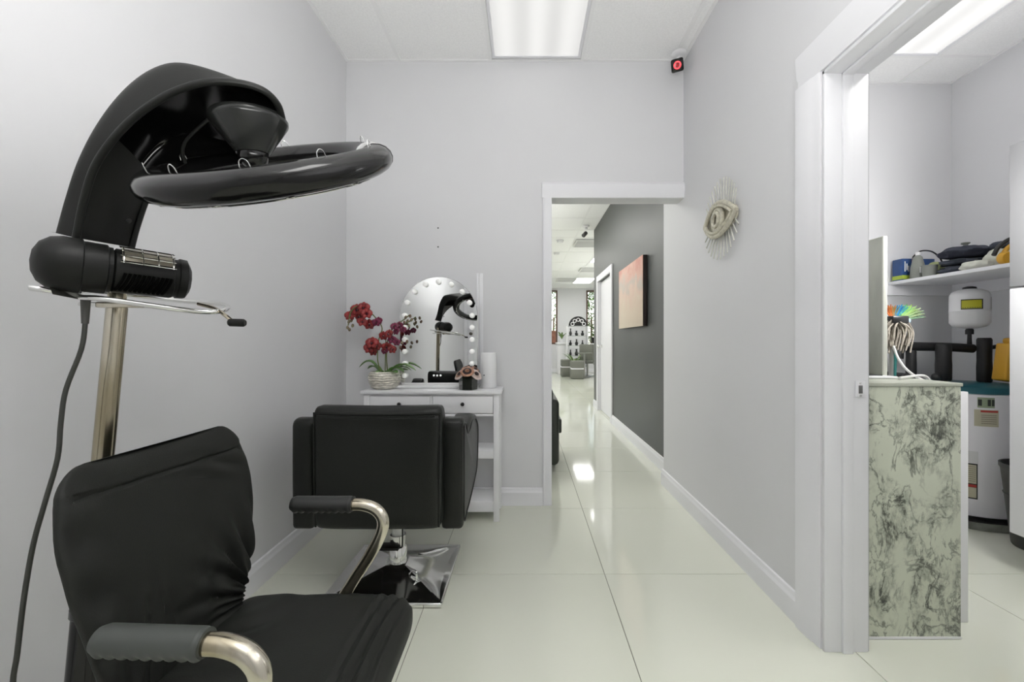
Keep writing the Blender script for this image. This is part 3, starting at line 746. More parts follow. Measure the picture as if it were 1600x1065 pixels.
for px, py, r, m in ((547, 492, 22, 0), (557, 483, 24, 0), (568, 480, 24, 0), (561, 494, 21, 0), (573, 489, 22, 0), (566, 502, 20, 0), (577, 506, 22, 0), (588, 503, 17, 1), (592, 500, 15, 1),
                     (581, 535, 26, 0), (577, 543, 22, 0), (588, 540, 20, 0), (583, 549, 17, 0), (599, 524, 19, 0), (607, 521, 20, 0), (613, 530, 17, 1), (604, 541, 20, 0), (613, 545, 17, 0), (601, 548, 14, 1), (620, 534, 15, 1),
                     (616, 509, 17, 1), (624, 508, 17, 1), (619, 517, 15, 1), (630, 514, 13, 1)):
    bloom(OR, P(px, py, 2.60+random.uniform(-.02, .06)), (random.uniform(-.5, .7), -1, random.uniform(-.3, .5)), r*.00160, MAG if m else RED)
for px, py in ((545, 502), (551, 508), (546, 514), (543, 511), (549, 500), (634, 495), (641, 493), (637, 501), (643, 499), (632, 503), (639, 508), (628, 535), (636, 533), (626, 542)):
    OR.part('bud', MB().ball(P(px, py, 2.60+random.uniform(-.01, .02)), .0085, (random.random()-.5, .2, 1), 8, 6, 1, 1, 1.4), BUD)

# hexagonal vase with dark roses
VC = Vector((P(731.5, 0, 2.60).x, 2.60, VT))
VS = Thing('rose_vase', 'small dark glass hexagonal vase of black and rose-gold artificial roses', 'vase', VC)
VS.part('vase', MB().lathe([(.050, .001), (.056, .004), (.056, .088), (.050, .088), (.048, .02), (0, .018)], VC, n=6), mat('smoked_glass', (.02, .022, .018), .08, coat=.6), smooth=False)
ROSEB = mat('black_rose', (.03, .015, .015), .4); ROSEG = mat('rose_gold_petal', (.45, .24, .16), .38, .2); ROSEC = mat('cream_petal', (.62, .50, .46), .5)
def rose(c, r, ms, d):
    q = Vector(d).normalized().to_track_quat('Z', 'Y'); c = Vector(c); par = None
    for ring_, (nn, rr, rise) in enumerate(((6, 1.0, .30), (5, .66, .45), (4, .34, .55))):
        b = MB()
        for k in range(nn):
            a = 2*PI*k/nn+ring_*.7
            def fn(u, v):
                th = a+(2*u-1)*1.35*PI/nn*(.5+.5*v); ro = r*rr*(.12+.88*v)*(1-.12*(2*u-1)**2)
                z = r*(rise*v**1.5+.18*math.sin(PI*v)-.10*max(0, v-.75)/.25)
                return c+q @ Vector((ro*math.cos(th), ro*math.sin(th), z))
            b.grid(fn, 6, 6)
        o = VS.part('rose' if par is None else 'inner_petals', b, ms[ring_ % len(ms)], par); md = o.modifiers.new('s', 'SOLIDIFY'); md.thickness = .0015
        par = par or o
for dx, dy, dz, r, ms in ((-.042, -.02, .088, .043, (ROSEC, ROSEG, ROSEB)), (.0, -.035, .105, .045, (ROSEG, ROSEB, ROSEG)), (.044, -.015, .088, .045, (ROSEC, ROSEC, ROSEB)), (-.014, .022, .118, .043, (ROSEB, ROSEG, ROSEB)), (.034, .028, .114, .040, (ROSEB, ROSEG, ROSEB))):
    rose(VC+Vector((dx, dy, dz)), r*.95, ms, (dx*20, -.55+dy*8, .95))

# screw holes in the wall
for z in (H+(532-355.5)/F*YB, H+(532-385)/F*YB):
    one('wall_screw', MB().lathe([(.005, 0), (.004, .002), (0, .003)], (P(684.5, 0, YB).x, YB, z), (0, -1, 0), 10), KNOB,
        'small dark screw in the wall above the mirror, %s one' % ('upper' if z > 1.75 else 'lower'), 'screw', (P(684.5, 0, YB).x, YB, z))

# ------------------------------------------------------------------ eye wall decoration
EC = Vector((XR-.001, 2.25, 1.715))
EY = Thing('eye_wall_decor', 'woven eye-shaped wall ornament with fanned thin rays on the right wall', 'wall decor', EC)
RAT = mat('pale_rattan', (.62, .59, .48), .55, vary=.3, vscale=60, bump=.5, bscale=150); RAY = mat('painted_ray', (.66, .66, .60), .45, vary=.2, vscale=30)
def ep(dy, dz, out): return Vector((XR-out, EC.y+dy, EC.z+dz))
NR = 13
for k in range(NR):
    s = (k-(NR-1)/2)/((NR-1)/2)
    for sg in (1, -1):
        a = s*(1.0 if sg > 0 else 1.2)
        r1 = .215-.012*abs(s) if sg > 0 else .205
        p0 = ep(.13*s, sg*.05*(1-s*s)+sg*.02, .012); p1 = ep(r1*math.sin(a), sg*r1*math.cos(a), .02)
        d = (p1-p0).normalized(); w_ = d.cross(Vector((1, 0, 0))).normalized()*.0032; o_ = Vector((.0025, 0, 0))
        b = MB().add([p0-w_*.6-o_, p0+w_*.6-o_, p0+w_*.6+o_, p0-w_*.6+o_, p1-w_-o_, p1+w_-o_, p1+w_+o_, p1-w_+o_], [(0, 1, 2, 3), (7, 6, 5, 4), (0, 4, 5, 1), (1, 5, 6, 2), (2, 6, 7, 3), (3, 7, 4, 0)])
        EY.part('ray', b, RAY, smooth=False)
def lid(sg, out, h, hw=.178):
    n = 20; pts = []
    for k in range(n+1):
        s = -1+2*k/n; pts.append(ep(s*hw, sg*(h*(1-abs(s)**2.0)), out+.012*(1-s*s)))
    return pts
EY.part('upper_lid', MB().tube(lid(1, .025, .085), .012, 10, smooth=0).tube(lid(1, .034, .068, .15), .008, 8, smooth=0), RAT)
EY.part('lower_lid', MB().tube(lid(-1, .025, .085), .012, 10, smooth=0).tube(lid(-1, .034, .068, .15), .008, 8, smooth=0), RAT)
EY.part('iris', MB().torus(ep(0, 0, .035), (1, 0, 0), .054, .012, 32, 10).torus(ep(0, 0, .045), (1, 0, 0), .034, .010, 32, 10), RAT)
EY.part('eye_backing', MB().prism([(EC.y+.165*math.copysign(abs(math.cos(t))**1.0, math.cos(t)), EC.z+.072*math.sin(t)) for t in [2*PI*k/32 for k in range(32)]], 'x', XR-.014, XR-.006), RAT)

# ------------------------------------------------------------------ cameras in the corners
t = Thing('security_camera', 'black square security camera with a glowing red ring in the ceiling corner', 'security camera', (.985, 2.735, CZ))
t.part('mount', MB().lathe([(.045, 0), (.045, .012), (.036, .022), (.016, .026)], (.985, 2.74, CZ-.001), (0, 0, -1), 24), WPLASTIC)
t.part('neck', MB().tube([(.985, 2.74, CZ-.02), (.980, 2.735, CZ-.05), (.970, 2.72, CZ-.075)], .010, 10), WPLASTIC)
M = Matrix.Translation((.960, 2.70, 2.815)) @ Matrix.Rotation(-.30, 4, 'Z') @ Matrix.Rotation(.50, 4, 'X') @ Matrix.Rotation(-.10, 4, 'Y')
t.part('body', MB().box(-.037, .037, -.02, .03, -.037, .037, .011, 3, M), BGLOSS)
nd = (M.to_3x3() @ Vector((0, -1, 0))).normalized(); cc = M @ Vector((0, -.0205, 0))
t.part('red_ring', MB().torus(cc, nd, .0185, .0045, 32, 8), mat('red_led', (.5, .02, .02), .4, emit=(1, .06, .08), estr=1.0))
t.part('lens', MB().lathe([(.010, 0), (.010, .003), (0, .006)], cc, nd, 20), mat('red_lens', (.16, .005, .008), .2, emit=(.5, .01, .02), estr=.3))
t = Thing('dome_camera', 'small black spot camera hanging from the salon ceiling by the charcoal wall end', 'security camera', (.98, 6.85, CZ))
t.part('mount', MB().lathe([(.05, 0), (.05, .02), (.02, .03), (.02, .06)], (.98, 6.85, CZ-.001), (0, 0, -1), 20), WPLASTIC)
t.part('body', MB().lathe([(.02, -.045), (.032, -.04), (.032, .05), (.02, .055)], (.955, 6.83, CZ-.14), (-.5, -.6, -.6), 20), mat('dark_grey_camera', (.05, .05, .05), .3))
for x, y, lb in ((.645, 7.85, 'round white smoke detector on the salon ceiling, the nearer one'), (.66, 8.95, 'round white smoke detector on the salon ceiling, the farther one')):
    t = Thing('smoke_detector', lb, 'smoke detector', (x, y, CZ))
    t.part('base', MB().lathe([(.07, 0), (.07, .015)], (x, y, CZ), (0, 0, -1), 24), WPLASTIC); t.part('cover', MB().lathe([(.062, .015), (.055, .04), (.03, .048), (0, .048)], (x, y, CZ), (0, 0, -1), 24), WPLASTIC)
for x0, y0, lb in ((.93, 7.75, 'grey square ceiling vent in the salon, the nearest one'), (1.42, 10.75, 'grey square ceiling vent beside the half hidden light panel'), (.95, 12.6, 'long grey ceiling vent left of the far light panel')):
    t = Thing('ceiling_vent', lb, 'ceiling vent', (x0+.28, y0+.28, CZ))
    G = mat('vent_grey', (.62, .62, .61), .5); f = MB()
    f.box(x0, x0+.58, y0, y0+.03, CZ-.022, CZ-.004).box(x0, x0+.58, y0+.55, y0+.58, CZ-.022, CZ-.004).box(x0, x0+.03, y0+.03, y0+.55, CZ-.022, CZ-.004).box(x0+.55, x0+.58, y0+.03, y0+.55, CZ-.022, CZ-.004)
    t.part('frame', f, G); t.part('backing', MB().box(x0+.02, x0+.56, y0+.02, y0+.56, CZ-.006, CZ-.001), mat('vent_dark', (.42, .42, .42), .6))
    for k in range(7): t.part('slat', MB().box(x0+.03, x0+.55, y0+.06+k*.07, y0+.09+k*.07, CZ-.018, CZ-.008), G)

# ------------------------------------------------------------------ things beyond the passage
t = Thing('canvas_painting', 'peach and cream abstract canvas on the charcoal wall', 'painting', (DX, 4.52, 1.22))
pm = bpy.data.materials.new('abstract_canvas'); pm.use_nodes = True; n = pm.node_tree; bs = n.nodes['Principled BSDF']; bs.inputs['Roughness'].default_value = .7
tc = n.nodes.new('ShaderNodeTexCoord'); no = n.nodes.new('ShaderNodeTexNoise'); no.inputs['Scale'].default_value = 5.0; no.inputs['Detail'].default_value = 6; no.inputs['Distortion'].default_value = .8
sp = n.nodes.new('ShaderNodeSeparateXYZ'); n.links.new(tc.outputs['Object'], no.inputs['Vector']); n.links.new(tc.outputs['Object'], sp.inputs[0])
ma = n.nodes.new('ShaderNodeMath'); ma.operation = 'MULTIPLY_ADD'; ma.inputs[1].default_value = -.95; ma.inputs[2].default_value = .62; n.links.new(sp.outputs[2], ma.inputs[0])
m2 = n.nodes.new('ShaderNodeMath'); m2.operation = 'MULTIPLY_ADD'; m2.inputs[1].default_value = .55; n.links.new(no.outputs[0], m2.inputs[0]); n.links.new(ma.outputs[0], m2.inputs[2])
cr = n.nodes.new('ShaderNodeValToRGB'); n.links.new(m2.outputs[0], cr.inputs[0]); n.links.new(cr.outputs[0], bs.inputs['Base Color'])
cr.color_ramp.elements[0].position = .22; cr.color_ramp.elements[0].color = (.50, .25, .20, 1); cr.color_ramp.elements[1].position = .95; cr.color_ramp.elements[1].color = (.62, .54, .44, 1)
for ps, cl in ((.36, (.58, .38, .31, 1)), (.44, (.47, .42, .37, 1)), (.54, (.60, .45, .37, 1)), (.7, (.60, .50, .40, 1))):
    e = cr.color_ramp.elements.new(ps); e.color = cl
t.part('canvas', MB().box(DX-.046, DX-.040, 4.02, 5.03, 1.222, 1.89, .002), pm)
t.part('stretcher', MB().box(DX-.040, DX-.002, 4.02, 5.03, 1.222, 1.89, .001), mat('dark_canvas_edge', (.03, .02, .018), .6), label='dark painted canvas side')

BSEAT = mat('dark_green_black_vinyl', (.028, .033, .026), .35, bump=.15, bscale=200)
t = Thing('lounge_chair', 'black upholstered lounge chair half hidden behind the passage frame', 'armchair', (-.05, 3.85, 0))
t.part('armrest', MB().box(.13, .285, 3.52, 4.25, .05, .60, .045, 4), BSEAT); t.part('armrest', MB().box(-.40, -.245, 3.52, 4.25, .05, .60, .045, 4), BSEAT)
t.part('seat', MB().box(-.245, .13, 3.54, 4.2, .12, .45, .04, 4), BSEAT)
t.part('backrest', MB().box(-.36, .235, 3.50, 3.66, .12, .70, .05, 4), BSEAT)
for x in (-.33, .20):
    for y in (3.56, 4.19): t.part('foot', MB().cyl((x, y, 0), (x, y, .055), .022, n=12), KNOB)
t.part('side_pouch', MB().box(.280, .312, 3.62, 4.0, .30, .42, .014, 3), BSEAT)

GREY = mat('grey_upholstery', (.17, .175, .15), .7, bump=.2); STEEL = mat('brushed_steel', (.4, .4, .38), .3, .9)
def block_stool(x, y, w_, lb):
    t = Thing('stool', lb, 'stool', (x, y, 0), 'grey padded salon stools')
    t.part('seat', MB().box(x-w_/2, x+w_/2, y-w_/2, y+w_/2, .31, .52, .03, 3), GREY)
    t.part('band', MB().box(x-w_/2+.01, x+w_/2-.01, y-w_/2+.01, y+w_/2-.01, .275, .31), WHITE)
    t.part('base', MB().box(x-w_/2, x+w_/2, y-w_/2, y+w_/2, .005, .275, .02, 3), GREY)
block_stool(1.50, 12.35, .37, 'grey padded block stool in front of the glass display, the nearer one')
block_stool(1.27, 13.1, .34, 'grey padded block stool beside the white counter, the farther one')
t = Thing('manicure_table', 'small dark-topped pedestal table with a single post far in the salon', 'table', (1.78, 12.7, 0))
t.part('tabletop', MB().box(1.58, 1.98, 12.45, 12.95, .70, .73, .008), GREY); t.part('post', MB().cyl((1.76, 12.7, .02), (1.76, 12.7, .70), .03), STEEL); t.part('base', MB().lathe([(.17, .001), (.17, .015), (.03, .03)], (1.76, 12.7, 0)), STEEL)
def far_chair(x, y, lb):
    t = Thing('salon_chair', lb, 'chair', (x, y, 0))
    t.part('seat', MB().box(x-.22, x+.22, y-.22, y+.22, .40, .48, .03, 3), GREY)
    t.part('backrest', MB().box(x-.22, x+.22, y+.18, y+.26, .46, .98, .03, 3), GREY)
    t.part('stem', MB().cyl((x, y, .03), (x, y, .40), .03), STEEL); t.part('base', MB().lathe([(.22, .001), (.22, .02), (.03, .035)], (x, y, 0)), STEEL)
far_chair(1.92, 13.1, 'grey high-backed chair behind the pedestal table'); far_chair(2.17, 12.05, 'grey chair at the right, half hidden by the charcoal wall end')
t = Thing('reception_counter', 'white counter against the far wall with a plant on it', 'counter', (1.28, 14.2, 0))
t.part('body', MB().box(1.08, 1.45, 13.95, 14.6, 0, .98, .01), WHITE); t.part('top', MB().box(1.04, 1.48, 13.9, 14.65, .98, 1.03, .006), WHITE); t.part('kick_plate', MB().box(1.1, 1.44, 13.94, 13.96, .02, .12), GRID)
# glass display shelf with arched top
t = Thing('display_shelf', 'tall white display shelf of glass tiers with a black arched top', 'shelf', (1.68, 13.6, 0))
for x in (1.34, 1.98):
    t.part('post', MB().box(x-.015, x+.015, 13.45, 13.75, 0, 1.55), WHITE)
GL = mat('display_glass', (.75, .80, .76), .08, trans=.6)
for z in (.30, .62, .94, 1.25, 1.55): t.part('shelf', MB().box(1.355, 1.965, 13.45, 13.75, z-.02, z), GL)
arch = [(1.69+.30*math.cos(PI*k/16), 1.56+.30*math.sin(PI*k/16)) for k in range(17)]
t.part('arched_panel', MB().prism(arch, 'y', 13.58, 13.62), KNOB)
for k in range(5):
    a = PI*(k+.5)/5; t.part('scroll', MB().torus((1.69+.19*math.cos(a), 13.565, 1.56+.19*math.sin(a)), (0, 1, 0), .05, .012, 16, 6), WHITE)
random.seed(5); k = 0
cols = [mat('ornament_black', (.02, .02, .02), .3), mat('ornament_white', (.7, .7, .68), .3), mat('ornament_grey', (.2, .2, .19), .3)]
where = {.30: 'lowest', .62: 'second', .94: 'third', 1.25: 'fourth'}
for z, wn in where.items():
    for q in range(3):
        x = 1.45+q*.19; r = random.uniform(.04, .06); hh = random.uniform(.14, .24)
        m = cols[(k*2+q) % 3]; k += 1
        pos = ['left', 'middle', 'right'][q]
        one('vase', MB().lathe([(r*.7, 0), (r, hh*.35), (r*.4, hh*.7), (r*.55, hh), (0, hh)], (x, 13.6, z), n=14), m, '%s ornament vase on the %s tier of the far display shelf, %s' % (['black', 'white', 'grey'][cols.index(m)], wn, pos), 'vase', (x, 13.6, z), 'vases on the far display shelf')
def spiky(x, y, z0, hgt, n_, lb, potm, ph=.12, pr=.08):
    t = Thing('potted_plant', lb, 'plant', (x, y, z0))
    t.part('pot', MB().lathe([(pr*.7, .001), (pr, ph), (pr*.85, ph), (0, ph-.02)], (x, y, z0), n=20), potm)
    for k in range(n_):
        a = 2*PI*k/n_+.3; L = hgt*random.uniform(.5, 1)
        leaf((x, y, z0+ph-.01), (x+L*.55*math.cos(a), y+L*.55*math.sin(a), z0+ph+L*.55), .028, .12*L, 'leaf', t, LEAF2)
LEAF2 = mat('bright_leaf', (.16, .27, .07), .45, vary=.4, vscale=9)
spiky(1.22, 14.15, 1.03, .42, 10, 'leafy plant in a pale pot on the far white counter', WPLASTIC)
spiky(1.50, 12.75, .0, .75, 10, 'green plant in a white floor pot behind the near stool', WPLASTIC, .3, .13)
spiky(2.37, 14.55, 1.0, .35, 9, 'small plant in a dark hanging planter by the right window', KNOB, .2, .13)
one('plant_stand', MB().box(2.25, 2.49, 14.43, 14.67, .97, 1.0, .004).cyl((2.37, 14.55, .02), (2.37, 14.55, .97), .02).lathe([(.14, .001), (.14, .02), (.02, .03)], (2.37, 14.55, 0)), WHITE, 'slim white pedestal stand under the plant by the right window', 'plant stand', (2.37, 14.55, 0))
# outside the windows
struct('ground', MB().box(-12, 16, SY1+.13, 40, -.3, -.05), mat('paving_outside', (.45, .42, .38), .8, vary=.3, vscale=2))
random.seed(3)
def shrub(x, y, hgt, rad, m, lb, nm='cypress'):
    t = Thing(nm, lb, 'tree', (x, y, -.05))
    t.part('trunk', MB().cyl((x, y, -.05), (x, y, hgt*.5), .06, .03, 10), mat('bark', (.12, .08, .05), .9))
    b = MB()
    for k in range(900):
        h_ = random.random()**.8; rr = rad*(1-h_)**.5*random.uniform(.5, 1); a = random.uniform(0, 2*PI)
        c = Vector((x+rr*math.cos(a), y+rr*math.sin(a), .2+h_*(hgt-.2))); d = Vector((random.uniform(-1, 1), random.uniform(-1, 1), random.uniform(-.2, 1))).normalized()*.12
        s = d.orthogonal().normalized()*.035
        b.add([c-s, c+s, c+d], [(0, 1, 2)])
    o = t.part('foliage', b, m, smooth=False); o['kind'] = 'stuff'
LG = mat('hedge_green', (.09, .16, .035), .7, vary=.5, vscale=3); OG = mat('pale_foliage_green', (.30, .36, .14), .7, vary=.5, vscale=3)  # second green is the paler foliage colour
shrub(2.55, 16.4, 4.0, .35, LG, 'tall narrow green tree outside the right salon window'); shrub(3.1, 17.2, 4.2, .4, OG, 'pale green tree outside, right of the narrow tree')
shrub(1.25, 18.6, 4.2, .8, LG, 'dark green bush outside the left salon window')
one('terracotta_planter', MB().lathe([(.25, 0), (.34, .2), (.36, 1.0), (.42, 1.05), (.42, 1.5), (.36, 1.5), (0, 1.45)], (.95, 16.0, -.05), n=24), mat('terracotta', (.42, .17, .10), .8, vary=.3, vscale=8), 'reddish terracotta urn outside the left salon window', 'planter', (.95, 16.0, -.05))

# ------------------------------------------------------------------ utility room
MAR = bpy.data.materials.new('marble_contact_paper'); MAR.use_nodes = True; n = MAR.node_tree; bs = n.nodes['Principled BSDF']; bs.inputs['Roughness'].default_value = .3
tc = n.nodes.new('ShaderNodeTexCoord'); mp = n.nodes.new('ShaderNodeMapping'); mp.inputs['Scale'].default_value = (1.25, 1, .75); n.links.new(tc.outputs['Object'], mp.inputs[0])
def nz(scale, det, rough, dist=0):
    t = n.nodes.new('ShaderNodeTexNoise'); t.inputs['Scale'].default_value = scale; t.inputs['Detail'].default_value = det
    t.inputs['Roughness'].default_value = rough; t.inputs['Distortion'].default_value = dist; n.links.new(mp.outputs[0], t.inputs['Vector']); return t.outputs[0]
def mth(op, a, b2=None, c=None):
    q = n.nodes.new('ShaderNodeMath'); q.operation = op
    for k, v in enumerate((a, b2, c)):
        if v is None: continue
        if isinstance(v, (int, float)): q.inputs[k].default_value = v
        else: n.links.new(v, q.inputs[k])
    return q.outputs[0]
def ridge(src, width):      # 1 on the vein line, 0 away from it
    d = mth('ABSOLUTE', mth('SUBTRACT', src, .5)); r_ = n.nodes.new('ShaderNodeMapRange'); r_.inputs[1].default_value = 0; r_.inputs[2].default_value = width
    r_.inputs[3].default_value = 1; r_.inputs[4].default_value = 0; n.links.new(d, r_.inputs[0]); return r_.outputs[0]
def step(src, a, b2):
    r_ = n.nodes.new('ShaderNodeMapRange'); r_.inputs[1].default_value = a; r_.inputs[2].default_value = b2; n.links.new(src, r_.inputs[0]); return r_.outputs[0]
mask = step(nz(6.0, 4, .55), .45, .62)
v1 = mth('MULTIPLY', ridge(nz(6.5, 9, .62, .9), .028), step(nz(4.5, 2, .5), .34, .50))
v2 = mth('MULTIPLY', ridge(nz(12, 9, .66, .5), .045), mask)
cl = mth('MULTIPLY', step(nz(17, 8, .75, .4), .45, .75), mask)
tot = mth('ADD', mth('ADD', mth('MULTIPLY', v1, .50), mth('MULTIPLY', v2, .55)), mth('MULTIPLY', cl, .75))
rc = n.nodes.new('ShaderNodeValToRGB'); rc.color_ramp.elements[0].color = (.56, .59, .48, 1); rc.color_ramp.elements[1].color = (.055, .06, .05, 1); rc.color_ramp.elements[1].position = 1
e = rc.color_ramp.elements.new(.28); e.color = (.36, .38, .31, 1)
e = rc.color_ramp.elements.new(.6); e.color = (.14, .15, .12, 1)
n.links.new(tot, rc.inputs[0]); n.links.new(rc.outputs[0], bs.inputs['Base Color'])
CB = Thing('marbled_cabinet', 'waist-high cabinet wrapped in green-grey marble paper just inside the utility doorway', 'cabinet', (1.41, 1.75, 0))
CB.part('front_panel', MB().box(1.222, 1.580, 1.553, 1.568, .002, .915, .002), MAR)
CB.part('side_panel', MB().box(1.236, 1.251, 1.568, 2.06, .002, .905).box(1.565, 1.580, 1.568, 2.06, .002, .905), WHITE)
CB.part('top', MB().box(1.215, 1.585, 1.550, 2.07, .915, .928, .002), mat('pale_marble_top', (.52, .54, .46), .3, vary=.2, vscale=8))
CB.part('edge_strip', MB().box(1.2225, 1.2255, 1.550, 1.553, .002, .915).box(1.2255, 1.58, 1.5505, 1.553, .002, .010), WHITE)
CB.part('back_panel', MB().box(1.30, 1.60, 2.05, 2.06, .05, .9), WHITE)
one('white_board', MB().box(1.583, 1.702, 1.645, 1.663, .0, .885, .002), WHITE, 'narrow white board standing beside the marbled cabinet', 'board', (1.64, 1.65, 0))
t = Thing('sink_tray', 'white tray with dark opening lying on the marbled cabinet', 'tray', (1.36, 1.85, .928))
t.part('rim', MB().box(1.23, 1.50, 1.72, 2.02, .929, .938, .004), WPLASTIC); t.part('drain_mat', MB().box(1.25, 1.47, 1.76, 2.0, .938, .941, .003), KNOB)
BRD = mat('grey_marbled_board', (.36, .37, .32), .35, col2=(.24, .25, .215), vscale=5, stretch=(1, 1.5, .5), bump=.1)
t = Thing('leaning_panel', 'tall grey marbled panel with pale edge standing on the marbled cabinet', 'panel', (1.545, 1.95, .928))
t.part('board', MB().box(1.532, 1.544, 1.838, 2.06, .929, 1.525, .001), BRD)
t.part('edge_band', MB().box(1.531, 1.549, 1.832, 1.838, .929, 1.528, .001).box(1.530, 1.546, 1.838, 2.06, 1.525, 1.528), mat('pale_edge', (.55, .56, .50), .4))

# water heater
HC = Vector((2.785, 2.725, 0)); HR = .262
t = Thing('water_heater', 'white cylindrical water heater with a teal top rim in the utility room corner', 'water heater', HC)
HWM = mat('heater_enamel', (.80, .79, .82), .3)
t.part('tank', MB().lathe([(HR-.01, .05), (HR, .056), (HR, .765), (HR-.004, .77)], HC, n=56), HWM)
t.part('teal_cap', MB().lathe([(HR+.003, .77), (HR+.003, .805), (HR-.01, .815), (0, .825)], HC, n=56), mat('teal_plastic', (.012, .10, .13), .35))
def hlabel(name, px0, px1, z0, z1, m, T=t, par=None, r=HR+.0015, lab=None):
    # curved sticker on the tank front between two bearings from the camera side
    def ang(px):
        # intersect line of sight bearing with the tank circle (real place on the tank)
        s = (px-VX)/F; a = 1+s*s; bq = -2*(s*HC.x+HC.y); c = HC.x**2+HC.y**2-HR*HR
        y = (-bq-math.sqrt(max(0, bq*bq-4*a*c)))/(2*a); return math.atan2(y-HC.y, s*y-HC.x)
    a0, a1 = ang(px0), ang(px1)
    return T.part(name, MB().grid(lambda u, v: Vector((HC.x+r*math.cos(a0+(a1-a0)*u), HC.y+r*math.sin(a0+(a1-a0)*u), z0+(z1-z0)*v)), 10, 2), m, par, lab)
PAP = mat('label_paper', (.52, .49, .36), .5); PRED = mat('label_red', (.45, .05, .04), .5); PDRK = mat('label_dark', (.03, .035, .03), .5); PGR = mat('label_green', (.30, .36, .24), .5); PIN = mat('label_print_lines', (.28, .26, .20), .6); PWH = mat('label_white', (.68, .68, .68), .5)
def hz(py, y=2.50): return H-(py-VY)/F*y
l = hlabel('sticker', 1527, 1554, hz(636), hz(620), PGR, lab='small green and black sticker')
for a_0, a_1 in ((1528, 1534), (1543, 1548), (1549.5, 1553.5)): hlabel('print_block', a_0, a_1, hz(633), hz(623), PDRK, t, l, HR+.0022)
l = hlabel('sticker', 1522, 1560, hz(665), hz(639), PAP, lab='cream warning sticker with red header')
hlabel('print_block', 1532, 1559, hz(643), hz(640), PRED, t, l, HR+.0022)
for k in range(5): hlabel('print_line', 1533, 1557, hz(648+k*3.2), hz(646.8+k*3.2), PIN, t, l, HR+.0022)
l = hlabel('sticker', 1495, 1528.5, hz(724), hz(705), PWH)
l = hlabel('sticker', 1495, 1527.5, hz(780), hz(724.5), PDRK, lab='tall cream data sticker with black border')
hlabel('print_block', 1495, 1525.5, hz(756), hz(726.5), PAP, t, l, HR+.0022); hlabel('print_block', 1495, 1525.5, hz(778), hz(762), PAP, t, l, HR+.0022); hlabel('print_block', 1495, 1525.5, hz(761.5), hz(757.5), PRED, t, l, HR+.0022)
for k in range(8): hlabel('print_line', 1497, 1524, hz(730+k*3.2), hz(729+k*3.2), PIN, t, l, HR+.003)
PAN = mat('galvanised_pan', (.33, .34, .32), .4, .7, vary=.4, vscale=12)
one('drain_pan', MB().lathe([(HR+.02, .002), (HR+.052, .002), (HR+.060, .046), (HR+.056, .046), (HR+.048, .008), (0, .008)], (2.735, 2.72, 0), n=48), PAN, 'grey metal drain pan under the white water heater', 'drain pan', (2.735, 2.72, 0))

# insulated pipes
INS = mat('black_foam_insulation', (.010, .010, .011), .55, bump=.6, bscale=35)
t = Thing('insulated_pipes', 'black foam-wrapped water pipes above the water heater', 'pipes', (2.62, 2.75, .82))
def pxx(px, y=2.72): return (px-VX)/F*y
def pzz(py, y=2.72): return H+(VY-py)/F*y
t.part('header_pipe', MB().tube([(pxx(1416), 2.78, pzz(560)), (pxx(1418), 2.78, pzz(546)), (pxx(1428), 2.78, pzz(541)), (pxx(1460), 2.78, pzz(541)), (pxx(1500), 2.77, pzz(542)), (pxx(1530), 2.76, pzz(544))], .028, 16, smooth=5), INS)
for a, b2, c2, r in ((1423.5, 546, 590, .028), (1474, 537, 594, .040), (1538, 527, 597, .036)):
    y = 2.72 if a > 1450 else 2.78
    o = t.part('vertical_pipe', MB().lathe([(r*.85, 0), (r, .012), (r*1.02, .1), (r*.97, .14), (r, (c2-b2)/F*y-.012), (r*.85, (c2-b2)/F*y)], (pxx(a, y), y, pzz(c2, y)), n=22), INS)
    if a > 1450: t.part('brass_fitting', MB().cyl((pxx(a, y), y, .825), (pxx(a, y), y, pzz(c2, y)+.005), .022, n=14), mat('dull_brass', (.45, .38, .24), .35, .9), o)
t.part('valve', MB().ball((pxx(1412, 2.78), 2.76, pzz(588, 2.78)), .024), INS); t.part('valve', MB().ball((pxx(1458), 2.70, pzz(588)), .026), INS)
t.part('branch_pipe', MB().tube([(pxx(1545), 2.72, pzz(543)), (pxx(1555), 2.72, pzz(541)), (pxx(1566), 2.72, pzz(540))], .013, 10), INS)
t.part('wall_pipe', MB().tube([(pxx(1423.5, 2.78), 2.78, .86), (pxx(1423.5, 2.78), 2.82, .85), (pxx(1423.5, 2.78), 2.92, .85), (pxx(1423.5, 2.78), UY1-.002, .85)], .02), INS)

t = Thing('expansion_tank', 'white round expansion tank with yellow label below the shelf', 'tank', (2.80, 2.70, 1.12))
EX, EYY = 2.80, 2.70; r = .094
t.part('shell', MB().lathe([(.02, 1.158), (.055, 1.163), (.080, 1.174), (r, 1.195), (r, 1.262), (r+.002, 1.266), (r, 1.27), (r, 1.365), (.082, 1.388), (.055, 1.402), (.025, 1.408), (0, 1.409)], (EX, EYY, 0), n=44), mat('tank_enamel', (.70, .70, .71), .3))
t.part('top_cap', MB().lathe([(.034, 1.404), (.032, 1.418), (.014, 1.424), (0, 1.424)], (EX, EYY, 0), n=20), KNOB)
def elab(name, a0, a1, z0, z1, m, rr, par=None, lab=None):
    return t.part(name, MB().grid(lambda u, v: Vector((EX+rr*math.cos(a0+(a1-a0)*u), EYY+rr*math.sin(a0+(a1-a0)*u), z0+(z1-z0)*v)), 12, 2), m, par, lab)
l = elab('label', -2.78, -1.72, 1.275, 1.337, PDRK, r+.001, lab='yellow label with black border')
elab('label_face', -2.74, -1.80, 1.281, 1.331, mat('label_yellow', (.48, .46, .02), .5), r+.002, l)
for k in range(8): elab('label_mark', -2.70+k*.11, -2.64+k*.11, 1.284, 1.287, PDRK, r+.0028, l)
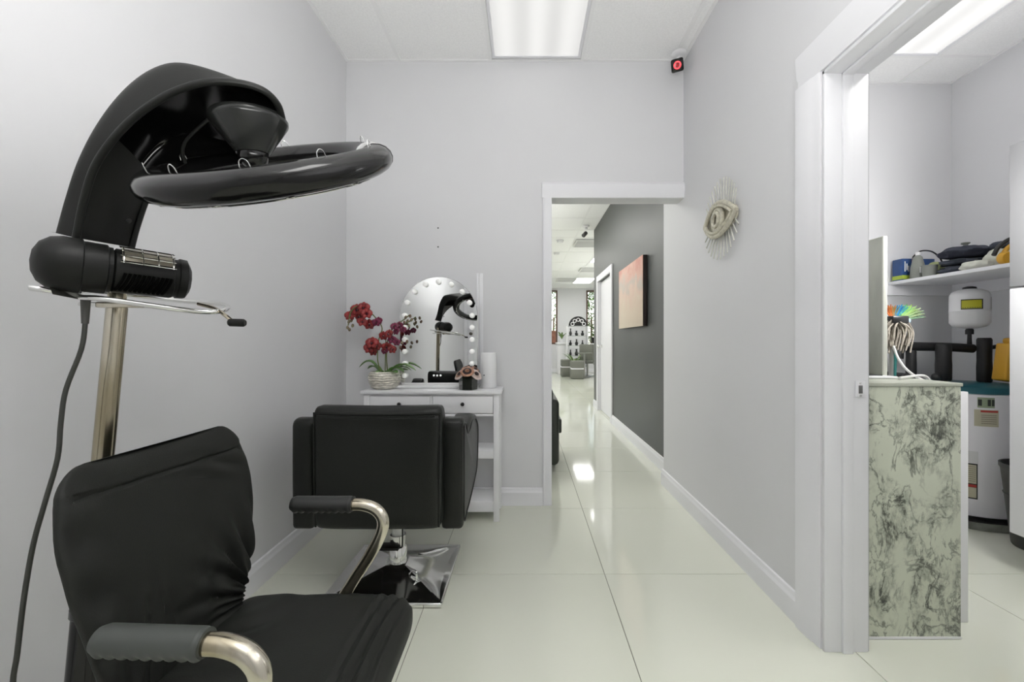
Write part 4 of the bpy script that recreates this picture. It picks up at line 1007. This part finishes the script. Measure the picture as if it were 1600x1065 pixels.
l = elab('label', -1.05, -.75, 1.275, 1.35, mat('label_grey', (.42, .43, .40), .5), r+.001)
t.part('fitting', MB().lathe([(.020, 1.122), (.020, 1.148), (.014, 1.158)], (EX, EYY, 0), n=16).lathe([(.012, 1.06), (.010, 1.122)], (EX, EYY, 0), n=16), INS)

# shelf along the right wall
SZ = 1.50; SX0 = 2.60
t = Thing('wall_shelf', 'thick white wooden shelf along the utility room right wall', 'shelf', (2.84, 2.5, SZ))
t.part('board', MB().box(SX0, UX1-.001, 1.75, UY1-.001, SZ-.022, SZ, .002), TRIM)
t.part('cleat', MB().box(UX1-.02, UX1-.001, 1.75, UY1-.021, SZ-.095, SZ-.022), TRIM); t.part('cleat', MB().box(SX0-.03, UX1-.001, UY1-.02, UY1-.001, SZ-.095, SZ-.022), TRIM)
def S(px, y): return (px-VX)/F*y
BLUE = mat('blue_carton', (.02, .07, .22), .45, vary=.3, vscale=12); LIME = mat('lime_print', (.35, .45, .05), .5); CREAM = mat('cream_cloth', (.62, .63, .56), .85, bump=.4, bscale=40)
GCL = mat('grey_plastic_tub', (.20, .21, .19), .5); NAVY = mat('navy_cloth', (.028, .032, .05), .85, bump=.6, bscale=25); NAV2 = mat('dark_denim', (.045, .052, .07), .9, bump=.6, bscale=25)
t = Thing('glove_box', 'blue and lime carton at the far end of the shelf', 'box', (2.655, 3.0, SZ))
t.part('carton', MB().box(2.61, 2.70, 2.965, 3.045, SZ+.001, SZ+.150, .002), BLUE); t.part('lime_strip', MB().box(2.609, 2.701, 2.963, 3.046, SZ+.008, SZ+.035), LIME)
t.part('white_print', MB().box(2.625, 2.631, 2.9625, 2.965, SZ+.06, SZ+.13).box(2.638, 2.644, 2.9625, 2.965, SZ+.07, SZ+.115).box(2.650, 2.656, 2.9625, 2.965, SZ+.06, SZ+.10), PWH); t.part('lid_flap', MB().box(2.675, 2.701, 2.961, 2.966, SZ+.045, SZ+.151), mat('mauve_print', (.3, .24, .32), .5))
t = Thing('tapered_bottle', 'grey tapered plastic bottle with white label beside the blue carton', 'bottle', (2.658, 2.90, SZ))
t.part('body', MB().lathe([(.040, .001), (.042, .01), (.038, .08), (.024, .145), (.012, .160)], (2.658, 2.90, SZ), n=20), GCL); t.part('cap', MB().cyl((2.658, 2.90, SZ+.158), (2.658, 2.90, SZ+.180), .013), WPLASTIC); t.part('label', MB().box(2.635, 2.670, 2.856, 2.861, SZ+.035, SZ+.075), PWH)
t = Thing('blue_box', 'blue carton standing behind the grey bottle', 'box', (2.77, 3.0, SZ)); t.part('carton', MB().box(2.725, 2.82, 2.95, 3.04, SZ+.001, SZ+.145, .002), BLUE); t.part('label', MB().box(2.74, 2.785, 2.947, 2.950, SZ+.05, SZ+.07), PWH)
one('grey_tub', MB().lathe([(.034, .001), (.041, .070), (.043, .075), (.037, .075), (0, .065)], (2.652, 2.81, SZ), n=22), GCL, 'low grey plastic tub on the shelf next to the tapered bottle', 'tub', (2.652, 2.81, SZ))
def lump(c, sx, sy, sz, seed, amp=.15):
    rnd = random.Random(seed); ph = [rnd.uniform(0, 6) for _ in range(6)]
    def fn(u, v):
        a = 2*PI*u; b2 = PI*(v-.5); d = Vector((math.cos(a)*math.cos(b2), math.sin(a)*math.cos(b2), math.sin(b2)))
        k = 1+amp*(math.sin(5*a+ph[0]+3*b2)+.6*math.sin(9*a+ph[1]-4*b2)+.5*math.sin(7*b2+ph[2]))*math.cos(b2)
        z = d.z*sz*k
        return Vector((c[0]+d.x*sx*k, c[1]+d.y*sy*k, c[2]+max(z, -sz*.8)))
    return MB().grid(fn, 40, 22, True, False)
def cloth(nm, lb, x, y, z, sx, sy, sz, m, seed, cat='cloth', amp=.08):
    one(nm, lump((x, y, z+sz*.8+.001), sx, sy, sz, seed, amp), m, lb, cat, (x, y, z))
cloth('yellow_cloth', 'crumpled pale lime cloth between the tub and the dark bundle', 2.745, 2.87, SZ, .045, .045, .06, mat('lime_cloth', (.45, .50, .25), .9, bump=.4), 2)
x = 2.73
t = Thing('cable_loop', 'thin black arched cable loop behind the lime cloth', 'cable', (x, 2.93, SZ))
t.part('loop', MB().tube([(x-.075, 2.935, SZ+.15), (x-.06, 2.93, SZ+.17), (x-.02, 2.925, SZ+.195), (x+.05, 2.92, SZ+.185), (x+.10, 2.91, SZ+.12), (x+.115, 2.91, SZ+.004)], .005, 8), KNOB)
cloth('folded_jacket', 'dark denim garment lying lowest under the navy bundle', 2.765, 2.705, SZ, .125, .095, .032, NAV2, 4, 'clothing')
x, y = 2.775, 2.70
one('folded_trousers', lump((x, y, SZ+.074), .135, .10, .024, 15, .09), NAV2, 'grey-blue folded trousers between the two dark garments', 'clothing', (x, y, SZ+.052))
one('navy_bundle', lump((x+.01, y, SZ+.134), .145, .11, .042, 9, .10), NAVY, 'puffy navy blue bundle on top of the dark garments', 'bundle', (x, y, SZ+.095))
t = Thing('round_knob', 'small dark round knob lying on top of the navy bundle', 'knob', (x, y, SZ+.17)); t.part('stem', MB().cyl((x, y, SZ+.165), (x, y, SZ+.190), .012), GCL); t.part('cap', MB().lathe([(.014, 0), (.022, .004), (.022, .011), (0, .014)], (x, y, SZ+.188)), GCL)
cloth('white_towel', 'white folded towel at the shelf edge in front of the navy bundle', 2.668, 2.535, SZ, .062, .075, .030, CREAM, 6)
cloth('mesh_bag', 'white crumpled mesh bag right of the navy bundle', 2.80, 2.535, SZ, .062, .055, .070, CREAM, 8, 'bag')
cloth('dark_cap', 'dark fabric cap perched on the mesh bag', 2.81, 2.53, SZ+.124, .050, .045, .024, NAV2, 12, 'cap')
YEL = mat('tool_yellow', (.62, .33, .02), .4)
t = Thing('ear_defenders', 'yellow and black arched ear-muff headset at the near end of the shelf', 'headset', (2.72, 2.38, SZ))
x0, y0 = 2.775, 2.38
t.part('band', MB().tube([(x0-.13, y0-.02, SZ+.02), (x0-.115, y0, SZ+.07), (x0-.06, y0, SZ+.12), (x0+.02, y0, SZ+.14), (x0+.10, y0, SZ+.10), (x0+.13, y0, SZ+.02)], .012, 10), YEL)
t.part('outer_band', MB().tube([(x0-.15, y0+.02, SZ+.06), (x0-.12, y0+.02, SZ+.11), (x0-.05, y0+.02, SZ+.155), (x0+.03, y0+.02, SZ+.17), (x0+.12, y0+.02, SZ+.13)], .011, 10), KNOB)
t.part('ear_cup', MB().lathe([(.03, 0), (.035, .01), (.035, .035), (.02, .045)], (x0-.125, y0-.035, SZ+.036), (.2, .9, .1), 18), YEL); t.part('ear_cup', MB().lathe([(.045, 0), (.05, .01), (.05, .035), (.03, .045)], (x0+.03, y0+.03, SZ+.052), (-.2, -1, 0), 18), KNOB)
t = Thing('pump_bottle', 'white pump nozzle bottle behind the headset at the cabinet edge', 'bottle', (S(1578, 2.62), 2.66, SZ)); x = S(1577, 2.66)
t.part('body', MB().lathe([(.035, .001), (.037, .01), (.037, .14), (.015, .165)], (x, 2.66, SZ), n=18), WPLASTIC); t.part('pump', MB().cyl((x, 2.66, SZ+.16), (x, 2.66, SZ+.205), .008).box(x-.035, x+.012, 2.648, 2.672, SZ+.186, SZ+.198, .003), WPLASTIC)

# yellow jug on the heater
t = Thing('yellow_jug', 'orange-yellow plastic jug leaning on the water heater top', 'jug', (2.76, 2.60, .826))
JX = S(1572, 2.58); M = Matrix.Translation((JX, 2.58, .829)) @ Matrix.Rotation(.14, 4, 'Y')
t.part('body', MB().box(-.055, .075, -.04, .04, .008, .235, .012, 3, M), YEL)
t.part('shoulder', MB().box(-.03, .06, -.03, .03, .235, .27, .012, 2, M), YEL)
l = t.part('label', MB().box(.005, .07, -.043, -.0395, .06, .15, .001, 1, M), mat('orange_label', (.6, .22, .03), .5)); t.part('label_print', MB().box(.012, .06, -.045, -.042, .10, .118, 0, 1, M).box(.005, .05, -.045, -.042, .068, .082, 0, 1, M), mat('purple_print', (.16, .06, .12), .5), l)

# broom, mop, hoses
t = Thing('feather_broom', 'upside-down broom with a rainbow fan of bristles behind the cabinet', 'broom', (S(1404, 2.3), 2.3, 0))
bx, by = S(1400, 2.30), 2.30
t.part('handle', MB().tube([(bx-.03, by, .002), (bx-.02, by, .6), (bx, by, pzz(505, 2.3))], .010, 10), mat('teal_handle', (.01, .10, .09), .4))
t.part('head', MB().box(bx-.05, bx+.03, by-.02, by+.02, pzz(510, 2.3), pzz(497, 2.3), .006), mat('lime_head', (.35, .42, .08), .5))
bc = [(.45, .12, .03), (.42, .16, .04), (.20, .22, .10), (.02, .14, .32), (.02, .20, .36), (.10, .32, .10), (.20, .36, .06), (.18, .30, .10), (.22, .28, .12), (.12, .22, .12)]
for k, cl in enumerate(bc):
    a = 1.9-1.55*k/9-.0; d = Vector((math.cos(a), 0, math.sin(a)*.72)); p0 = Vector((bx-.01+d.x*.02, by, pzz(500, 2.3))); L = .10+.045*abs(math.cos(a))
    s = Vector((-d.z, 0, d.x)).normalized()
    b = MB()
    for q in range(7):
        o = s*(q-3)*.0022; b.tube([p0+o*.6+Vector((0, (q % 3-1)*.006, 0)), p0+d*L*.5+o*1.5, p0+d*L+o*2.6+Vector((0, (q % 3-1)*.012, 0))], .0024, 5, smooth=2)
    t.part('bristles', b, mat('bristle_%d' % k, cl, .6))
t = Thing('string_mop', 'grey string mop head hanging beside the rainbow broom', 'mop', (S(1402, 2.12), 2.12, 0))
mx_, my_ = S(1402, 2.12), 2.12
MOP = mat('mop_string', (.42, .38, .32), .9, vary=.4, vscale=60)
random.seed(21); b = MB(); zt = pzz(497, 2.12)
for k in range(90):
    a = random.uniform(-1.9, 1.9); L = random.uniform(.07, .15); o = Vector((random.uniform(-.06, .03), random.uniform(-.03, .03), random.uniform(-.03, .0)))
    p0 = Vector((mx_, my_, zt))+o
    b.tube([p0, p0+Vector((.035*math.sin(a), .03*math.cos(a), -L*.35)), p0+Vector((.03*math.sin(a)-.012, .03*math.cos(a), -L))], .0038, 5, smooth=3)
o = t.part('strings', b, MOP); o['kind'] = 'stuff'
t.part('clamp', MB().box(mx_-.05, mx_+.03, my_-.035, my_+.01, zt-.025, zt+.012, .006), KNOB)
t.part('handle', MB().tube([(mx_-.01, my_+.02, zt-.02), (mx_-.01, my_+.03, .6), (mx_-.005, my_+.05, .002)], .010, 10), STEEL)
t.part('blue_clip', MB().box(mx_+.035, mx_+.06, my_-.01, my_+.01, zt-.02, zt, .004), mat('pale_blue_plastic', (.35, .48, .6), .4))
one('white_hose', MB().tube([P(1396, 540, 2.08), P(1403, 558, 2.06), P(1415, 575, 2.0), P(1432, 588, 1.9), P(1452, 597, 1.80), Vector((S(1462, 1.78)-.05, 1.78, .936)), Vector((1.50, 1.70, .935)), Vector((1.45, 1.66, .935))], .0055, 10), mat('white_hose_plastic', (.6, .6, .58), .4), 'curved pale hose running from the mop onto the marbled cabinet', 'hose', (1.6, 1.9, .93))

# bin and tall cabinet at the right edge
BX, BY = 2.68, 2.22
t = Thing('waste_bin', 'dark grey plastic waste bin beside the water heater', 'bin', (BX, BY, 0))
BINM = mat('dark_grey_bin', (.035, .037, .033), .45)
t.part('body', MB().lathe([(.105, .001), (.110, .008), (.148, .40), (.155, .41), (.155, .43), (.148, .43), (.141, .40), (.104, .015), (0, .014)], (BX, BY, 0), n=40), BINM)
t.part('band', MB().torus((BX, BY, .27), (0, 0, 1), .137, .003, 40, 6), BINM)
t = Thing('tall_cabinet', 'tall pale cabinet with upper and lower doors cut off by the right photo edge', 'cabinet', (2.60, 1.72, 0))
CX0 = 2.31; GC = mat('cabinet_upper_shade', (.38, .38, .39), .4)  # darker grey puts the upper section's shade into its colour
t.part('upper_body', MB().box(CX0, 2.88, 1.42, 2.045, 1.337, 2.01, .004), GC, label='upper section with shade put into its grey'); t.part('lower_body', MB().box(CX0, 2.88, 1.42, 2.045, .17, 1.328, .004), WHITE)
for x in (2.55, 2.82):
    for y in (1.50, 1.98): t.part('leg', MB().box(x-.02, x+.02, y-.02, y+.02, 0, .17), KNOB)
t.part('handle', MB().tube([(2.4, 1.415, 1.45), (2.4, 1.38, 1.47), (2.4, 1.38, 1.60), (2.4, 1.415, 1.62)], .006, 8), CHROME)
